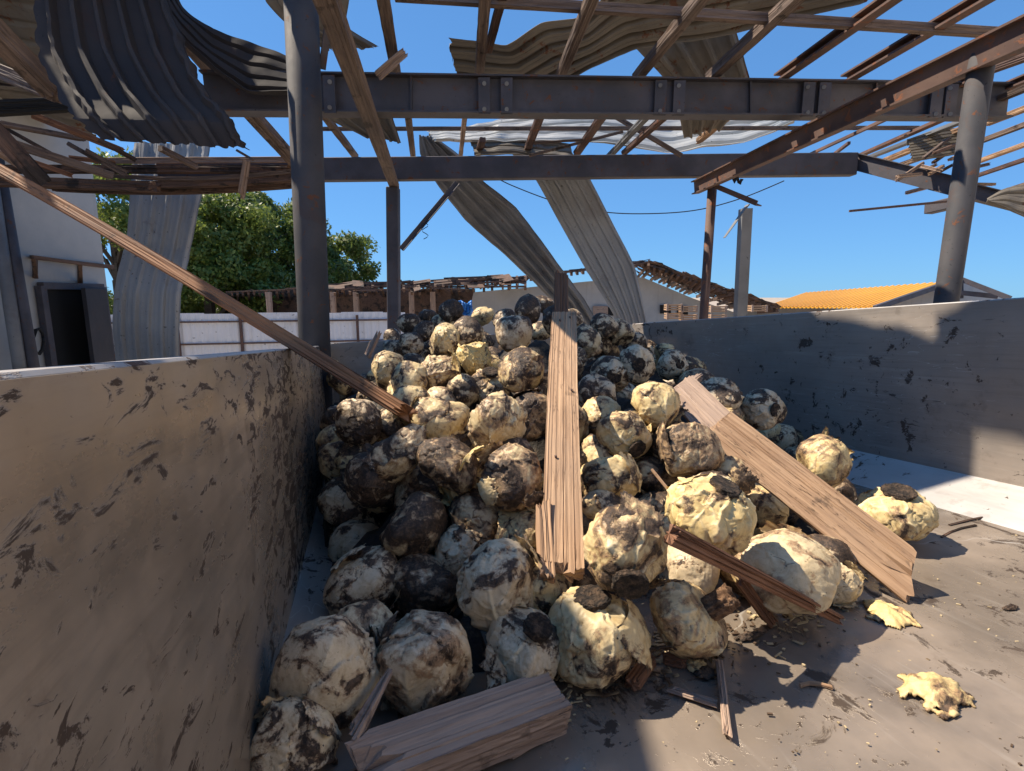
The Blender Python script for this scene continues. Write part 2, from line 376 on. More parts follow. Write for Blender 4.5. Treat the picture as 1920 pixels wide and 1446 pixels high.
def mat_cabbage():
    g = NT('rotting_cabbage_leaf')
    oi = g.t.nodes.new('ShaderNodeObjectInfo'); sep = g.n('SeparateColor', Color=oi.outputs['Color'])
    rot, yel, brn = sep.outputs[0], sep.outputs[1], sep.outputs[2]
    v = g.coord(rnd=True)
    at_ = g.t.nodes.new('ShaderNodeAttribute'); at_.attribute_name = 'leafedge'; e = at_.outputs['Fac']
    vt = g.t.nodes.new('ShaderNodeAttribute'); vt.attribute_name = 'vein'
    n1 = g.noise(v, .95, 8, .60, .9); n2 = g.noise(v, 2.6, 6, .6, 1.2); n3 = g.noise(v, 9, 6, .65, .6); n4 = g.noise(v, 28, 4, .6)
    base = g.mix(yel, (.60, .50, .36), (.72, .54, .22))
    base = g.mix(g.math('MULTIPLY', g.step(n2, .42, .68), .7), base, g.mix(yel, (.42, .32, .20), (.50, .34, .12)))
    base = g.mix(g.math('MULTIPLY', g.step(n3, .50, .70), .35), base, (.36, .25, .14))
    base = g.mix(g.math('MULTIPLY', vt.outputs['Fac'], .6), base, (.76, .68, .46))
    val = g.math('ADD', g.math('ADD', n1, g.math('MULTIPLY', e, .11)), g.math('MULTIPLY', g.math('SUBTRACT', n2, .5), .34))
    val = g.math('ADD', val, g.math('MULTIPLY', g.math('SUBTRACT', n3, .5), .24))
    val = g.math('ADD', val, g.math('MULTIPLY', g.math('SUBTRACT', n4, .5), .08))
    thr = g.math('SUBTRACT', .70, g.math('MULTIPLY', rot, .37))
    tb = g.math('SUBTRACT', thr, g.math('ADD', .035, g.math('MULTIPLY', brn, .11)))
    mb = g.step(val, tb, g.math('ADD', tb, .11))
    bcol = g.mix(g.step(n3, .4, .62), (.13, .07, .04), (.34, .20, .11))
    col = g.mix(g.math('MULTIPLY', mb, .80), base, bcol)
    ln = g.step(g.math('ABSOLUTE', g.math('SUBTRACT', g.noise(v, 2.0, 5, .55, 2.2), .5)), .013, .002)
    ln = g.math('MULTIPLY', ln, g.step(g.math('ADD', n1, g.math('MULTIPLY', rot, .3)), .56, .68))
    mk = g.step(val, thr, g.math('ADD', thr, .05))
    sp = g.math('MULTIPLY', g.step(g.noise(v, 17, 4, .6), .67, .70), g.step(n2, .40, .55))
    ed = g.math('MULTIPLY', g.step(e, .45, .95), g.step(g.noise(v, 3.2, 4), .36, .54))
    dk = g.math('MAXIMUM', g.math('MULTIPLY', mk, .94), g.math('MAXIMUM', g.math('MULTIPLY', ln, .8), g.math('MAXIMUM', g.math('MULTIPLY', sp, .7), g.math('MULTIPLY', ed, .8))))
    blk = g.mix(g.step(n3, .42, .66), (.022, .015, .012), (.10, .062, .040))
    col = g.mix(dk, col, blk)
    h = g.math('ADD', g.math('MULTIPLY', n2, .5), g.math('MULTIPLY', n3, .12)); h = g.math('SUBTRACT', h, g.math('MULTIPLY', ln, .25))
    h = g.math('ADD', h, g.math('MULTIPLY', g.math('MULTIPLY', mk, n4), .6))
    nb = g.bump(h, .5, .008)
    rg = g.math('ADD', g.math('SUBTRACT', .58, g.math('MULTIPLY', g.step(n2, .3, .7), .20)), g.math('MULTIPLY', dk, .12))
    return g.out(col, rg, 0, nb, .45)
M_cab = mat_cabbage()
def mat_rot():
    g = NT('blackened_stump'); v = g.coord(rnd=True); a = g.noise(v, 4, 8, .75); b = g.noise(v, 14, 5)
    return g.out(g.mix(g.step(a, .42, .68), (.022, .016, .012), (.17, .11, .07)), .85, 0, g.bump(g.math('ADD', a, b), 1.0, .02))
M_rot = mat_rot()
def mat_fibre():
    g = NT('brown_root_fibre'); v = g.coord(rnd=True); a = g.noise(v, 5, 8, .75)
    return g.out(g.mix(g.step(a, .38, .66), (.12, .06, .03), (.42, .25, .14)), .85, 0, g.bump(a, 1.0, .02))
M_fibre = mat_fibre()

# ------------------------------------------------------------------ ground
def mat_ground():
    g = NT('dusty_asphalt'); v = g.coord(); a = g.noise(v, .3, 8, .6); b = g.noise(v, 30, 5)
    return g.out(g.mix(g.step(a, .3, .7), (.30, .25, .20), (.40, .34, .27)), .95, 0, g.bump(b, .5, .01))
o = link('ground', mesh('ground', [(-600, -200, 0), (600, -200, 0), (600, 900, 0), (-600, 900, 0)], [(0, 1, 2, 3)]), mat_ground()); o['kind'] = 'structure'

# ------------------------------------------------------------------ the steel bin
binE = empty('trailer_bin', (0, 0, 0), 'deep open steel trailer bin with muddy inner walls, heaped with rotten cabbages', 'trailer bin')
binE.matrix_basis = Matrix.Translation((BM @ Vector((1.1, 1.5, -1.0))))
def panel(name, a, b, c, d, nu, nv, mat, wav=.004, thick=.012, off=0, seed=1, dent=0):
    """panel from four bin-frame corners a-b-c-d with gentle waviness"""
    vs, fs = [], []; a, b, c, d = map(Vector, (a, b, c, d)); nrm = (b-a).cross(d-a).normalized()
    P = np.array([tuple((a.lerp(b, i/nu)).lerp(d.lerp(c, i/nu), j/nv)) for i in range(nu+1) for j in range(nv+1)])
    q = fbm(P*1.5, 3, seed)*wav*1.5+fbm(P*5, 2, seed+4)*wav*.35+dent*fbm(P*.7, 2, seed+8)
    for k, p in enumerate(P):
        i, j = divmod(k, nv+1); e = min(i, nu-i, j, nv-j)
        vs.append(Vector(p)+nrm*(q[k]*min(1, e/3)+off))
    for i in range(nu):
        for j in range(nv):
            k = i*(nv+1)+j; fs.append((k, k+nv+1, k+nv+2, k+1))
    m = mesh(name, vs, fs, True); ob = link(name, m, mat, binE, mw=BM)
    s = ob.modifiers.new('thickness', 'SOLIDIFY'); s.thickness = thick; s.offset = 1
    es = ob.modifiers.new('edges', 'EDGE_SPLIT'); es.split_angle = math.radians(40)
    return ob
V0 = -0.95; CW = .25
LR, RR = -.012, .022      # rim heights of the two side walls
panel('side_wall', (UL, V0, WC), (UL, VB, WC), (UL, VB, LR), (UL, V0, LR), 70, 18, M_binleft, .007, -.02, seed=3)
panel('side_wall', (UR, V0, WC), (UR, V0, RR), (UR, VB, RR), (UR, VB, WC), 18, 70, M_binright, .006, -.02, seed=5)
panel('floor_panel', (UL+CW, V0, WF), (UL+CW, VB, WF), (UR-CW, VB, WF), (UR-CW, V0, WF), 70, 40, M_binfloor, .006, .02, seed=7)
panel('corner_panel', (UL, V0, WC), (UL+CW, V0, WF), (UL+CW, VB, WF), (UL, VB, WC), 6, 60, M_binright, .002, -.02, seed=9)
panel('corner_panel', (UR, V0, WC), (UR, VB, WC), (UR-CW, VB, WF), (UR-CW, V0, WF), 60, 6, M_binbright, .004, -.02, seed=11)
panel('end_wall', (UL, VB, WF), (UL, VB, .0), (UR, VB, .0), (UR, VB, WF), 18, 50, M_binright, .006, .02, seed=13)
panel('tailgate', (UL, V0, WF), (UR, V0, WF), (UR, V0, -.35), (UL, V0, -.35), 50, 12, M_binright, .006, .02, seed=14)
def binbar(name, a, b, wd, ht, mat, **k): return bar(name, BM @ Vector(a), BM @ Vector(b), wd, ht, mat, binE, up=BW, **k)
binbar('top_rail', (UL-.045, V0, LR-.03), (UL-.045, VB, LR-.03), .085, .07, M_rim)
binbar('top_rail', (UR+.05, V0, RR-.03), (UR+.05, VB, RR-.03), .085, .07, M_rim)
binbar('top_rail', (UL-.09, VB+.06, -.03), (UR+.09, VB+.06, -.03), .085, .07, M_rim)
for k in range(5):
    v = V0+.3+k*1.25
    for u in (UL-.06, UR+.06): binbar('stake', (u, v, WF), (u, v, -.08), .07, .07, M_binright)
for u in (.5, 1.7): binbar('chassis_rail', (u, V0, WF-.12), (u, VB, WF-.12), .1, .18, M_rusty)
for v in (.4, 3.4):
    binbar('axle', (.0, v, WF-.55), (2.2, v, WF-.55), .1, .1, M_rusty)
    for u in (.5, 1.7): binbar('hanger', (u, v, WF-.2), (u, v, WF-.52), .08, .08, M_rusty)
    for u in (.02, 2.18):
        c = BM @ Vector((u, v, WF-.55)); c.z = .44
        wh = bar('wheel', c-BL*.12, c+BL*.12, .88, .88, NT('tyre_rubber').out((.02, .02, .02), .85), binE, kind='tube')
        bar('rim', c-BL*.13, c+BL*.13, .45, .45, M_rusty, wh, kind='tube')
# support legs touching the ground
for u in (.3, 1.9):
    p = BM @ Vector((u, 1.9, WF-.1)); bar('support_leg', Vector((p.x, p.y, 0)), p, .08, .08, M_rusty, binE, kind='tube')

# ------------------------------------------------------------------ cabbages
def ico(sub):
    bm = bmesh.new(); bmesh.ops.create_icosphere(bm, subdivisions=sub, radius=1)
    bm.verts.ensure_lookup_table(); V = np.array([v.co[:] for v in bm.verts]); Fc = np.array([[v.index for v in f.verts] for f in bm.faces]); bm.free(); return V, Fc
ICO = {6: ico(6), 5: ico(5), 4: ico(4)}
def cab_shape(D, seed, wr=1.0):
    """radius of a cabbage head for unit directions D; the stump is at -z"""
    rng = random.Random(seed)
    wp = D+.09*np.c_[fbm(D*2, 2, seed+50), fbm(D*2, 2, seed+51), fbm(D*2, 2, seed+52)]; wp /= np.linalg.norm(wp, axis=1, keepdims=True)
    th = np.arccos(np.clip(wp[:, 2], -1, 1)); ph = np.arctan2(wp[:, 1], wp[:, 0])
    r = 1+.15*fbm(D*1.15, 2, seed)
    for k in range(rng.randint(3, 5)):                   # dents and pressed flats
        c = Vector((rng.gauss(0, 1), rng.gauss(0, 1), rng.gauss(0, 1))).normalized(); d = D @ np.array(c)
        r = r-rng.uniform(.06, .22)*sst(.60, 1.0, d)
    edge = np.zeros(len(D)); vein = np.zeros(len(D)); w1 = fbm(D*2.4, 2, seed+3); w2 = fbm(D*9, 3, seed+5); w3 = fbm(D*5, 3, seed+6)
    relief = np.zeros(len(D)); top = np.zeros(len(D))
    nl = 7
    for i in range(nl):
        p0 = i*2.399+rng.uniform(-.3, .3); tip = rng.uniform(.3, 1.5) if i > 2 else rng.uniform(-.4, .3)
        wid = rng.uniform(.75, 1.25); dp = (ph-p0+math.pi) % (2*math.pi)-math.pi
        sn = np.sin(th); a = np.abs(dp)*np.clip(sn, .25, 1)
        wv = wid*np.clip((th-tip)/1.0, 0, 1)**.55
        e = np.minimum(wv-a, (th-tip)*.9)+w1*.22+w3*.10+w2*.035
        m = sst(0, .016, e); lift = rng.uniform(.04, .068)
        ec = np.clip(e, 0, 9)
        k = np.clip((th-tip)/1.8, 0, 1); mid = np.exp(-(a/(.022+.055*k**2))**2)*k
        # lateral veins leave the midrib at a slant and fade to the rim; the blade puffs up between them
        q = (th*1.55+a*1.25+.35*w1)*5.2/math.pi; fr = np.abs((q % 1.0)-.5)*2; lat = np.exp(-((1-fr)/.16)**2)*np.clip(1.15-a/.95, 0, 1)*np.clip(k*2.5, 0, 1)
        vv = np.clip(mid+.5*lat, 0, 1); puff = (1-fr*.0)*np.sin(math.pi*np.clip(fr, 0, 1))*np.clip(a*3, 0, 1)
        ruf = np.exp(-ec/.11)*np.sin(9*(th+a)+6*w1+i)*.030
        rel = .036*vv*wr+.010*puff*wr*(.5+w1)+ruf*wr+.020*np.exp(-ec/.05)*(w1+.35)*wr
        top = top*(1-m)+m*(top*.35+lift*np.clip(1.25-ec*.8, .5, 1.25)) if i else m*lift
        relief = relief*(1-m)+m*rel
        edge = edge*(1-m)+m*np.exp(-ec/.028)
        edge = np.maximum(edge, (1-m)*np.exp(-np.clip(-e, 0, 9)/.035))
        vein = vein*(1-m)+m*vv
    fold = np.abs(fbm(np.c_[ph*.0+wp[:, 0]*3+w1*.8, wp[:, 1]*3, wp[:, 2]*1.1], 2, seed+7)); fold = np.clip(1-fold*9, 0, 1)**1.3*np.clip(w3*2+.2, 0, 1)
    rb = (1-np.abs(np.sin(3.5*ph+w1*1.6+seed)))**5*sst(.5, 1.9, th)*(1-sst(2.85, 3.1, th)*.6)*np.clip(.55+w1*1.6, 0, 1)
    vein = np.clip(vein+rb*.8, 0, 1); relief = relief+.055*rb*wr-.022*wr*np.exp(-(np.abs(np.sin(3.5*ph+w1*1.6+seed+.9))/.10)**2)*sst(.5, 1.9, th)
    r = r+top+relief-.035*fold*wr+.016*w1*wr+.0045*w2*wr
    edge = np.maximum(edge, fold*.7)
    r = r/np.mean(r); r = r-.10*np.exp(-((math.pi-np.arccos(np.clip(D[:, 2], -1, 1)))/.36)**2)
    return r, edge, vein
def cab_mesh(seed, sub, wr=1.0, elong=1.0, open_=None):
    V, Fc = ICO[sub]; r, edge, vein = cab_shape(V, seed, wr)
    if open_ is not None:                                  # broken-open side: a ragged hollow
        d = V @ np.array(Vector(open_).normalized()); n = fbm(V*3, 4, seed+40)*.14
        hole = sst(.70, .76, d+n); r = r-hole*(.42+.12*fbm(V*6, 3, seed+41)); edge = np.maximum(edge, np.exp(-((d+n-.72)/.03)**2))
        r = r+.10*np.exp(-((d+n-.68)/.035)**2)
    P = V*r[:, None]; P[:, 2] *= elong; P[:, 0] /= elong**.25; P[:, 1] /= elong**.25
    sq = random.Random(seed+2).uniform(.88, 1.12); P[:, 0] *= sq; P[:, 1] /= sq**.6
    m = bpy.data.meshes.new('cabbage'); m.vertices.add(len(P)); m.vertices.foreach_set('co', P.ravel())
    m.loops.add(len(Fc)*3); m.loops.foreach_set('vertex_index', Fc.ravel()); m.polygons.add(len(Fc))
    m.polygons.foreach_set('loop_start', np.arange(0, len(Fc)*3, 3)); m.polygons.foreach_set('loop_total', np.full(len(Fc), 3)); m.update(calc_edges=True)
    m.polygons.foreach_set('use_smooth', [True]*len(Fc))
    for nm, arr in (('leafedge', edge), ('vein', vein)):
        a = m.attributes.new(nm, 'FLOAT', 'POINT'); a.data.foreach_set('value', arr.astype(np.float32))
    m.materials.append(M_cab); return m
def flap_mesh(seed, th0, ph0, span=.75, peel=.45, elong=1.0, n=34):
    """a loose outer leaf: attached at its base, peeling away and ragged at its rim"""
    rng = random.Random(seed); vs = []; keep = {}; pts = []; us = []
    for i in range(n+1):
        for j in range(n+1):
            s, t = i/n*2-1, j/n
            us.append((s, t))
            th = th0-t*span*1.5; ph = ph0+s*span*(.55+.5*math.sin(math.pi*min(1, t+.25)))/max(.35, math.sin(max(.2, min(2.9, th))))
            pts.append((math.sin(th)*math.cos(ph), math.sin(th)*math.sin(ph), math.cos(th)))
    D = np.array(pts); U = np.array(us); s, t = U[:, 0], U[:, 1]
    w1 = fbm(D*4, 4, seed); w2 = fbm(D*10, 3, seed+3)
    r = 1.05+peel*np.clip(t, 0, 1)**2.2+.10*w1*t+.05*w2*(t+np.abs(s))+.10*np.abs(s)**3
    P = D*r[:, None]; P[:, 2] *= elong
    e = np.minimum(1-np.abs(s), 1-t)+w1*.30+w2*.14-.10
    fs = []
    for i in range(n):
        for j in range(n):
            q = (i*(n+1)+j, (i+1)*(n+1)+j, (i+1)*(n+1)+j+1, i*(n+1)+j+1)
            if min(e[k] for k in q) > 0: fs.append(q)
    if not fs: return None
    m = mesh('outer_leaf', P, fs, True); a = m.attributes.new('leafedge', 'FLOAT', 'POINT'); a.data.foreach_set('value', np.exp(-np.clip(e, 0, 9)/.05).astype(np.float32))
    a = m.attributes.new('vein', 'FLOAT', 'POINT'); a.data.foreach_set('value', (np.exp(-(s/.08)**2)*(1-t)).astype(np.float32))
    m.materials.append(M_cab); return m
def stump_mesh(seed, rad=.34, ht=.22, elong=1.0, shag=0):
    V, Fc = ICO[4]; n = fbm(V*4, 4, seed); P = V.copy()
    z = np.sign(P[:, 2])*np.abs(P[:, 2])**.35; rr = np.sqrt(np.clip(1-np.abs(P[:, 2])**3, 0, 1)); q = np.hypot(P[:, 0], P[:, 1])+1e-6
    P[:, 0] *= rr/q*rad*np.minimum(1, q*1.6); P[:, 1] *= rr/q*rad*np.minimum(1, q*1.6); P[:, 2] = z*ht*.5
    P *= (1+.20*n+.08*fbm(V*11, 3, seed+2))[:, None]; top = np.exp(-(q/.35)**2)*(V[:, 2] < 0); P[:, 2] += top*ht*.25
    if shag: P[:, 2] *= 2.6; P[:, :2] *= (1+.35*fbm(V*np.array([7, 7, 2]), 3, seed+9))[:, None]
    P[:, 2] -= (.98+.12*(ht > .2))*elong
    m = mesh('stump', P, Fc, True); m.materials.append(M_fibre if shag else M_rot); return m

def up_mat(loc, R, stump, spin):
    z = -Vector(stump).normalized(); x = Vector((0, 1, .3)).cross(z)
    if x.length < .1: x = Vector((1, 0, 0))
    x.normalize(); y = z.cross(x)
    M = Matrix(((x.x, y.x, z.x), (x.y, y.y, z.y), (x.z, y.z, z.z))) @ Matrix.Rotation(spin, 3, 'Z')
    M = M.to_4x4(); M.translation = loc
    return M @ Matrix.Diagonal((R, R, R, 1))
GRP = 'rotting cabbages heaped in the steel bin'
placed = []     # (centre, R)
def cabbage(px, py, rx, ry, R, label, rot=.5, yel=.5, brn=.5, stump=None, cap=None, elong=None, wr=1.0, flaps=(), open_=None, sub=6, seed=None, back=0.0, ground=False):
    """px,py,rx,ry: where it shows in the photograph; R its real size in metres; distance follows from both"""
    seed = seed or (int(px)*31+int(py)*17) % 9973
    rng = random.Random(seed); rm = math.sqrt(rx*ry); off = math.hypot((px-CX)/F, (py-CY)/F); Y = F*R/rm*(1+off*off*.25)*ray(px, py).y; p = at(px, py, Y+back)
    if ground:
        rr = ray(px, py); rw = rr.dot(BW); dep = WF/(rw-.93*(elong if elong and elong < 1 else 1)*rm/F*math.sqrt(1+off*off)*.95); R = dep*rm/F/(1+off*off*.25)*1.0
        p = Vector((0, 0, CAMZ))+rr*dep; print('ground head', px, py, 'R %.3f' % R, 'd %.2f' % dep)
    wl = BMI @ p; R0 = R
    wl.x = min(max(wl.x, UL+R*.95), UR-R*.95); wl.z = max(wl.z, WF+R*.70); p = BM @ wl
    el = elong or rng.choice([.80, .86, .92, 1.0, 1.08])
    if stump is None:
        stump = (rng.uniform(-1, 1), rng.uniform(-.3, 1), rng.uniform(-1.2, -.1))
    m = cab_mesh(seed, sub, wr, el, open_)
    M = up_mat(p, R*.965, stump, rng.uniform(0, 6.28)); o_ = link('cabbage', m, None, mw=M)
    rot = min(rot, .74)*.97; o_.color = (rot, yel, brn, 1); tag(o_, label, 'cabbage', GRP); placed.append((p, R))
    if cap:
        k = link('stump', stump_mesh(seed, cap.get('r', .36), cap.get('h', .22), el, cap.get('shag', 0)), None, mw=M); k.parent = o_; k.matrix_parent_inverse = Matrix.Identity(4); k.matrix_basis = Matrix.Identity(4)
    if rm > 40 and len(flaps) < 2:
        flaps = list(flaps)+[(rng.uniform(1.7, 2.5), rng.uniform(0, 6.28), rng.uniform(.45, .8), rng.uniform(.10, .42)) for _ in range(2-len(flaps)) if rng.random() < .75]
    for i, (t0, p0, sp, pe) in enumerate(flaps):
        fm = flap_mesh(seed+i*7, t0, p0, sp, pe, el)
        if fm:
            k = link('outer_leaf', fm, None); k.parent = o_; k.color = (min(1, rot+.05), yel, brn, 1)
    return o_

cb = cabbage
# --- nearest row
cb(606, 1272, 100, 126, .100, 'long white cabbage with a dark rotten stripe, nearest the muddy left wall', .52, .12, .3, stump=(-.3, .1, -1), elong=1.22, flaps=[(2.2, 1.0, .8, .10)], ground=True)
cb(532, 1402, 98, 80, .064, 'broken pale cabbage with a black hole, at the bottom edge by the left wall', .46, .15, .3, open_=(.0, -1, .3), stump=(.1, 1, -.3), wr=1.6, ground=True)
cb(800, 1238, 84, 110, .098, 'whitish upright cabbage with a crusty rot patch on top, behind the thin splinter', .36, .10, .8, stump=(.1, .4, -1), elong=1.18, ground=True)
cb(982, 1218, 80, 76, .088, 'white cabbage with a dark cut stump on top, just above the squared timber end', .30, .10, .2, stump=(.35, -.35, .9), cap=dict(r=.36, h=.30), flaps=[(2.3, 2.2, .7, .2)], ground=True)
cb(1115, 1188, 92, 92, .100, 'creamy ribbed cabbage with a hanging torn leaf at the foot of the upright plank', .27, .55, .5, stump=(-.1, -.05, 1), cap=dict(r=.40, h=.16), wr=1.5, flaps=[(1.35, -1.6, .55, .25), (1.3, -.3, .5, .12), (2.3, 1.2, .8, .3)], ground=True)
cb(1288, 1163, 80, 76, .090, 'cream cabbage with a shaggy brown root stub pointing right', .33, .55, 1.0, stump=(.72, -.25, .66), cap=dict(r=.29, h=.48, shag=1), wr=1.5, flaps=[(2.2, .4, .7, .35), (2.1, 2.5, .6, .25)], ground=True)
cb(1176, 1027, 86, 80, .098, 'mottled cabbage with a round black stump facing the camera, right of the plank foot', .50, .62, .7, stump=(-.12, -.92, -.32), cap=dict(r=.40, h=.22), wr=1.4, flaps=[(2.3, 3, .6, .15)])
cb(1330, 962, 86, 68, .098, 'yellow deeply wrinkled cabbage with a flat brown stump on top, left of the pale board', .24, .85, .5, stump=(.32, -.25, .9), cap=dict(r=.40, h=.16), wr=2.1, flaps=[(2.3, 1.2, .6, .15)])
cb(1474, 1077, 100, 74, .105, 'smooth pale oval cabbage with an amber brown end, behind the reddish splintered batten', .20, .35, .9, stump=(.9, -.2, -.3), elong=1.18, wr=.7, ground=True)
cb(1680, 962, 87, 56, .096, 'yellow flattened cabbage topped with a brown leathery disc, rightmost of the heap', .22, .75, .7, stump=(-.1, -.15, 1), cap=dict(r=.46, h=.16), elong=.78, wr=1.7, ground=True)
cb(1574, 1090, 40, 42, .062, 'small smooth pale cabbage tucked under the lower end of the pale board', .12, .35, .3, ground=True)
cb(1541, 868, 58, 44, .090, 'golden cabbage with a brown scab on top, right of the pale board', .30, .75, 1.0, elong=1.12, stump=(-.4, .3, -1))
cb(1560, 925, 52, 36, .085, 'dark slimy cabbage wedged below the golden one by the white strip', .75, .4, .6, back=.08, sub=5)
cb(1428, 766, 46, 31, .090, 'grey shaded cabbage with a black hollow, against the foot of the right wall', .48, .10, .2, stump=(.4, -.9, .1), cap=dict(r=.36, h=.1), wr=1.4, elong=.9)
cb(1348, 742, 48, 32, .092, 'blackish ragged cabbage behind the shaded end of the board', .60, .15, .3, wr=1.5)
cb(1226, 755, 55, 43, .095, 'sunlit yellow cabbage with fine black veins, right of the upright plank near its middle', .30, .72, .5, stump=(-.3, .2, -1), wr=1.1)
cb(1170, 818, 52, 47, .092, 'sunlit round cabbage with a dark sunken stump low on its right', .33, .65, .6, stump=(.4, -.85, -.35), cap=dict(r=.36, h=.12), flaps=[(2.1, 1.2, .6, .3)])
cb(1293, 845, 60, 50, .095, 'purplish brown blotched cabbage under the upper end of the pale board', .55, .45, 1.0, wr=1.1)
cb(1144, 897, 50, 59, .092, 'pale upright cabbage with rumpled leaves, touching the right edge of the upright plank', .30, .60, .4, elong=1.15, wr=1.4)
cb(1228, 893, 46, 48, .088, 'brown skinned cabbage with a straw across it, right of the pale rumpled one', .50, .45, 1.0)
cb(955, 892, 58, 62, .094, 'crusted brown cabbage touching the left edge of the upright plank', .50, .50, 1.0, wr=1.4, flaps=[(2.2, 3, .6, .2)])
cb(930, 795, 52, 54, .092, 'cream cabbage with loose wrinkled skin, between the plank and the sliced one', .36, .50, .7, elong=1.1, wr=2.0)
cb(828, 786, 46, 50, .090, 'sliced open pale cabbage at the broken tip of the long plank', .42, .62, .6, open_=(.1, -.95, -.2), stump=(-.5, .9, -.5), seed=4121, flaps=[(2.4, 2.5, .7, .35)])
cb(742, 850, 60, 52, .094, 'large dark cabbage with white patches, below the broken tip of the long plank', .62, .30, .5)
cb(672, 790, 54, 42, .094, 'blackened collapsed cabbage against the left wall under the long plank', .85, .1, .3, wr=1.5)
cb(792, 918, 62, 46, .094, 'black and brown cabbage with torn skin, above the very dark round one', .68, .3, .6, wr=1.6, flaps=[(2.2, 1.4, .6, .25)])
cb(648, 942, 50, 47, .092, 'round dark speckled cabbage beside the left wall, level with the plank notch', .58, .15, .3)
cb(776, 988, 66, 60, .097, 'almost black round cabbage with a few pale flecks', .66, .35, .6, wr=.8)
cb(664, 1020, 50, 50, .090, 'pale grey cabbage with black edges, in the shade near the left wall', .42, .10, .3)
cb(682, 1092, 70, 68, .098, 'speckled grey cabbage with a curled black leaf over its top', .50, .12, .3, flaps=[(1.2, 1.5, .7, .2)], stump=(.2, .6, -.8))
cb(796, 1108, 70, 62, .096, 'dark blotched cabbage wedged behind the whitish upright one', .62, .15, .7)
cb(936, 1098, 80, 84, .102, 'large folded grey white cabbage in the shade left of the plank foot', .30, .15, .4, wr=1.6, stump=(.3, .5, -1), flaps=[(2.3, .9, .8, .15)])
cb(862, 1042, 62, 56, .092, 'small whitish rumpled cabbage between the near black round one and the large folded one', .40, .12, .4, wr=1.7)
cb(895, 970, 57, 54, .090, 'dim brown cabbage deep in the gap left of the plank', .66, .35, .7)
cb(972, 1000, 58, 56, .088, 'torn yellow cabbage lit by a streak of sun beside the plank', .42, .70, .5, open_=(-.3, -.8, .5), wr=1.8)
cb(1288, 1066, 62, 60, .090, 'smooth whitish cabbage in the gap behind the splintered batten', .26, .12, .2, wr=.7)
cb(1425, 950, 52, 48, .090, 'peeled cream cabbage half under the left edge of the pale board', .24, .65, .7)
cb(1460, 1004, 50, 44, .088, 'blackened cabbage squeezed under the pale board above the smooth oval one', .82, .2, .3, back=.06)
# --- middle of the heap
cb(975, 692, 46, 44, .094, 'cabbage with a dark crown and a yellow underside, left of the upright plank', .50, .65, .6)
cb(888, 672, 42, 30, .086, 'bright yellow torn cabbage in the sunny middle of the heap', .12, 1.0, .3, wr=2.2, open_=(.5, -.7, .5), flaps=[(2.2, .5, .6, .2)])
cb(770, 717, 45, 35, .090, 'cream mottled cabbage just above the long plank', .42, .60, .5)
cb(730, 692, 38, 30, .088, 'sunlit cabbage with lacy black marks, furthest left of the sunlit ones', .44, .60, .4)
cb(826, 703, 42, 34, .088, 'torn brown and cream cabbage between the lacy one and the bright yellow one', .48, .55, .8, wr=1.8)
cb(836, 643, 36, 28, .086, 'cream cabbage with frayed leaves, above the bright yellow torn one', .32, .60, .5, wr=1.8, flaps=[(2.2, 3, .6, .3)])
cb(917, 728, 42, 34, .087, 'hairy topped brown cabbage above the loose wrinkled one', .46, .50, .9, stump=(.1, -.4, .9), cap=dict(r=.4, h=.2, shag=0), wr=1.6)
cb(996, 780, 46, 46, .090, 'dark reddish brown cabbage half behind the upright plank', .80, .35, 1.0)
cb(775, 762, 46, 38, .088, 'low cream cabbage pressed under the tip of the long plank', .40, .60, .6)
cb(1122, 782, 42, 40, .088, 'half lit cabbage between the plank and the cabbage with the sunken stump', .34, .60, .5)
cb(1118, 738, 40, 36, .088, 'shaded dark cabbage above the half lit one right of the plank', .62, .12, .3)
cb(1145, 702, 38, 33, .090, 'shaded cabbage with a round black stump like an eye, nearer of two', .52, .12, .3, stump=(.05, -1, .0), cap=dict(r=.40, h=.12))
cb(1194, 683, 39, 33, .090, 'shaded cabbage with a round black stump like an eye, further of two', .40, .12, .2, stump=(-.1, -1, .1), cap=dict(r=.36, h=.12))
cb(1258, 686, 34, 28, .088, 'pale shaded cabbage with a small dark cavity, beside the right wall', .44, .10, .2, stump=(.3, -.9, .2), cap=dict(r=.3, h=.1))
cb(1437, 812, 36, 27, .088, 'cream sunlit cabbage at the right of the pale board end', .24, .60, .4)
cb(1468, 822, 32, 31, .088, 'grey cabbage with black lines behind the cream one by the board', .42, .2, .3)
cb(842, 868, 56, 54, .090, 'shaded cabbage with a pale corner under the sliced one', .62, .40, .6)
cb(880, 905, 50, 50, .085, 'split yellow green cabbage with a bright sunlit leaf in the central gap', .22, .80, .3, open_=(0, -.8, .6), wr=2)
cb(695, 900, 56, 52, .090, 'black slumped cabbage above the round speckled one at the left', .84, .1, .4)
cb(1205, 1145, 60, 56, .088, 'shadowed cabbage in the gap between ribbed one and shaggy one', .5, .4, .6, back=.14, sub=5)
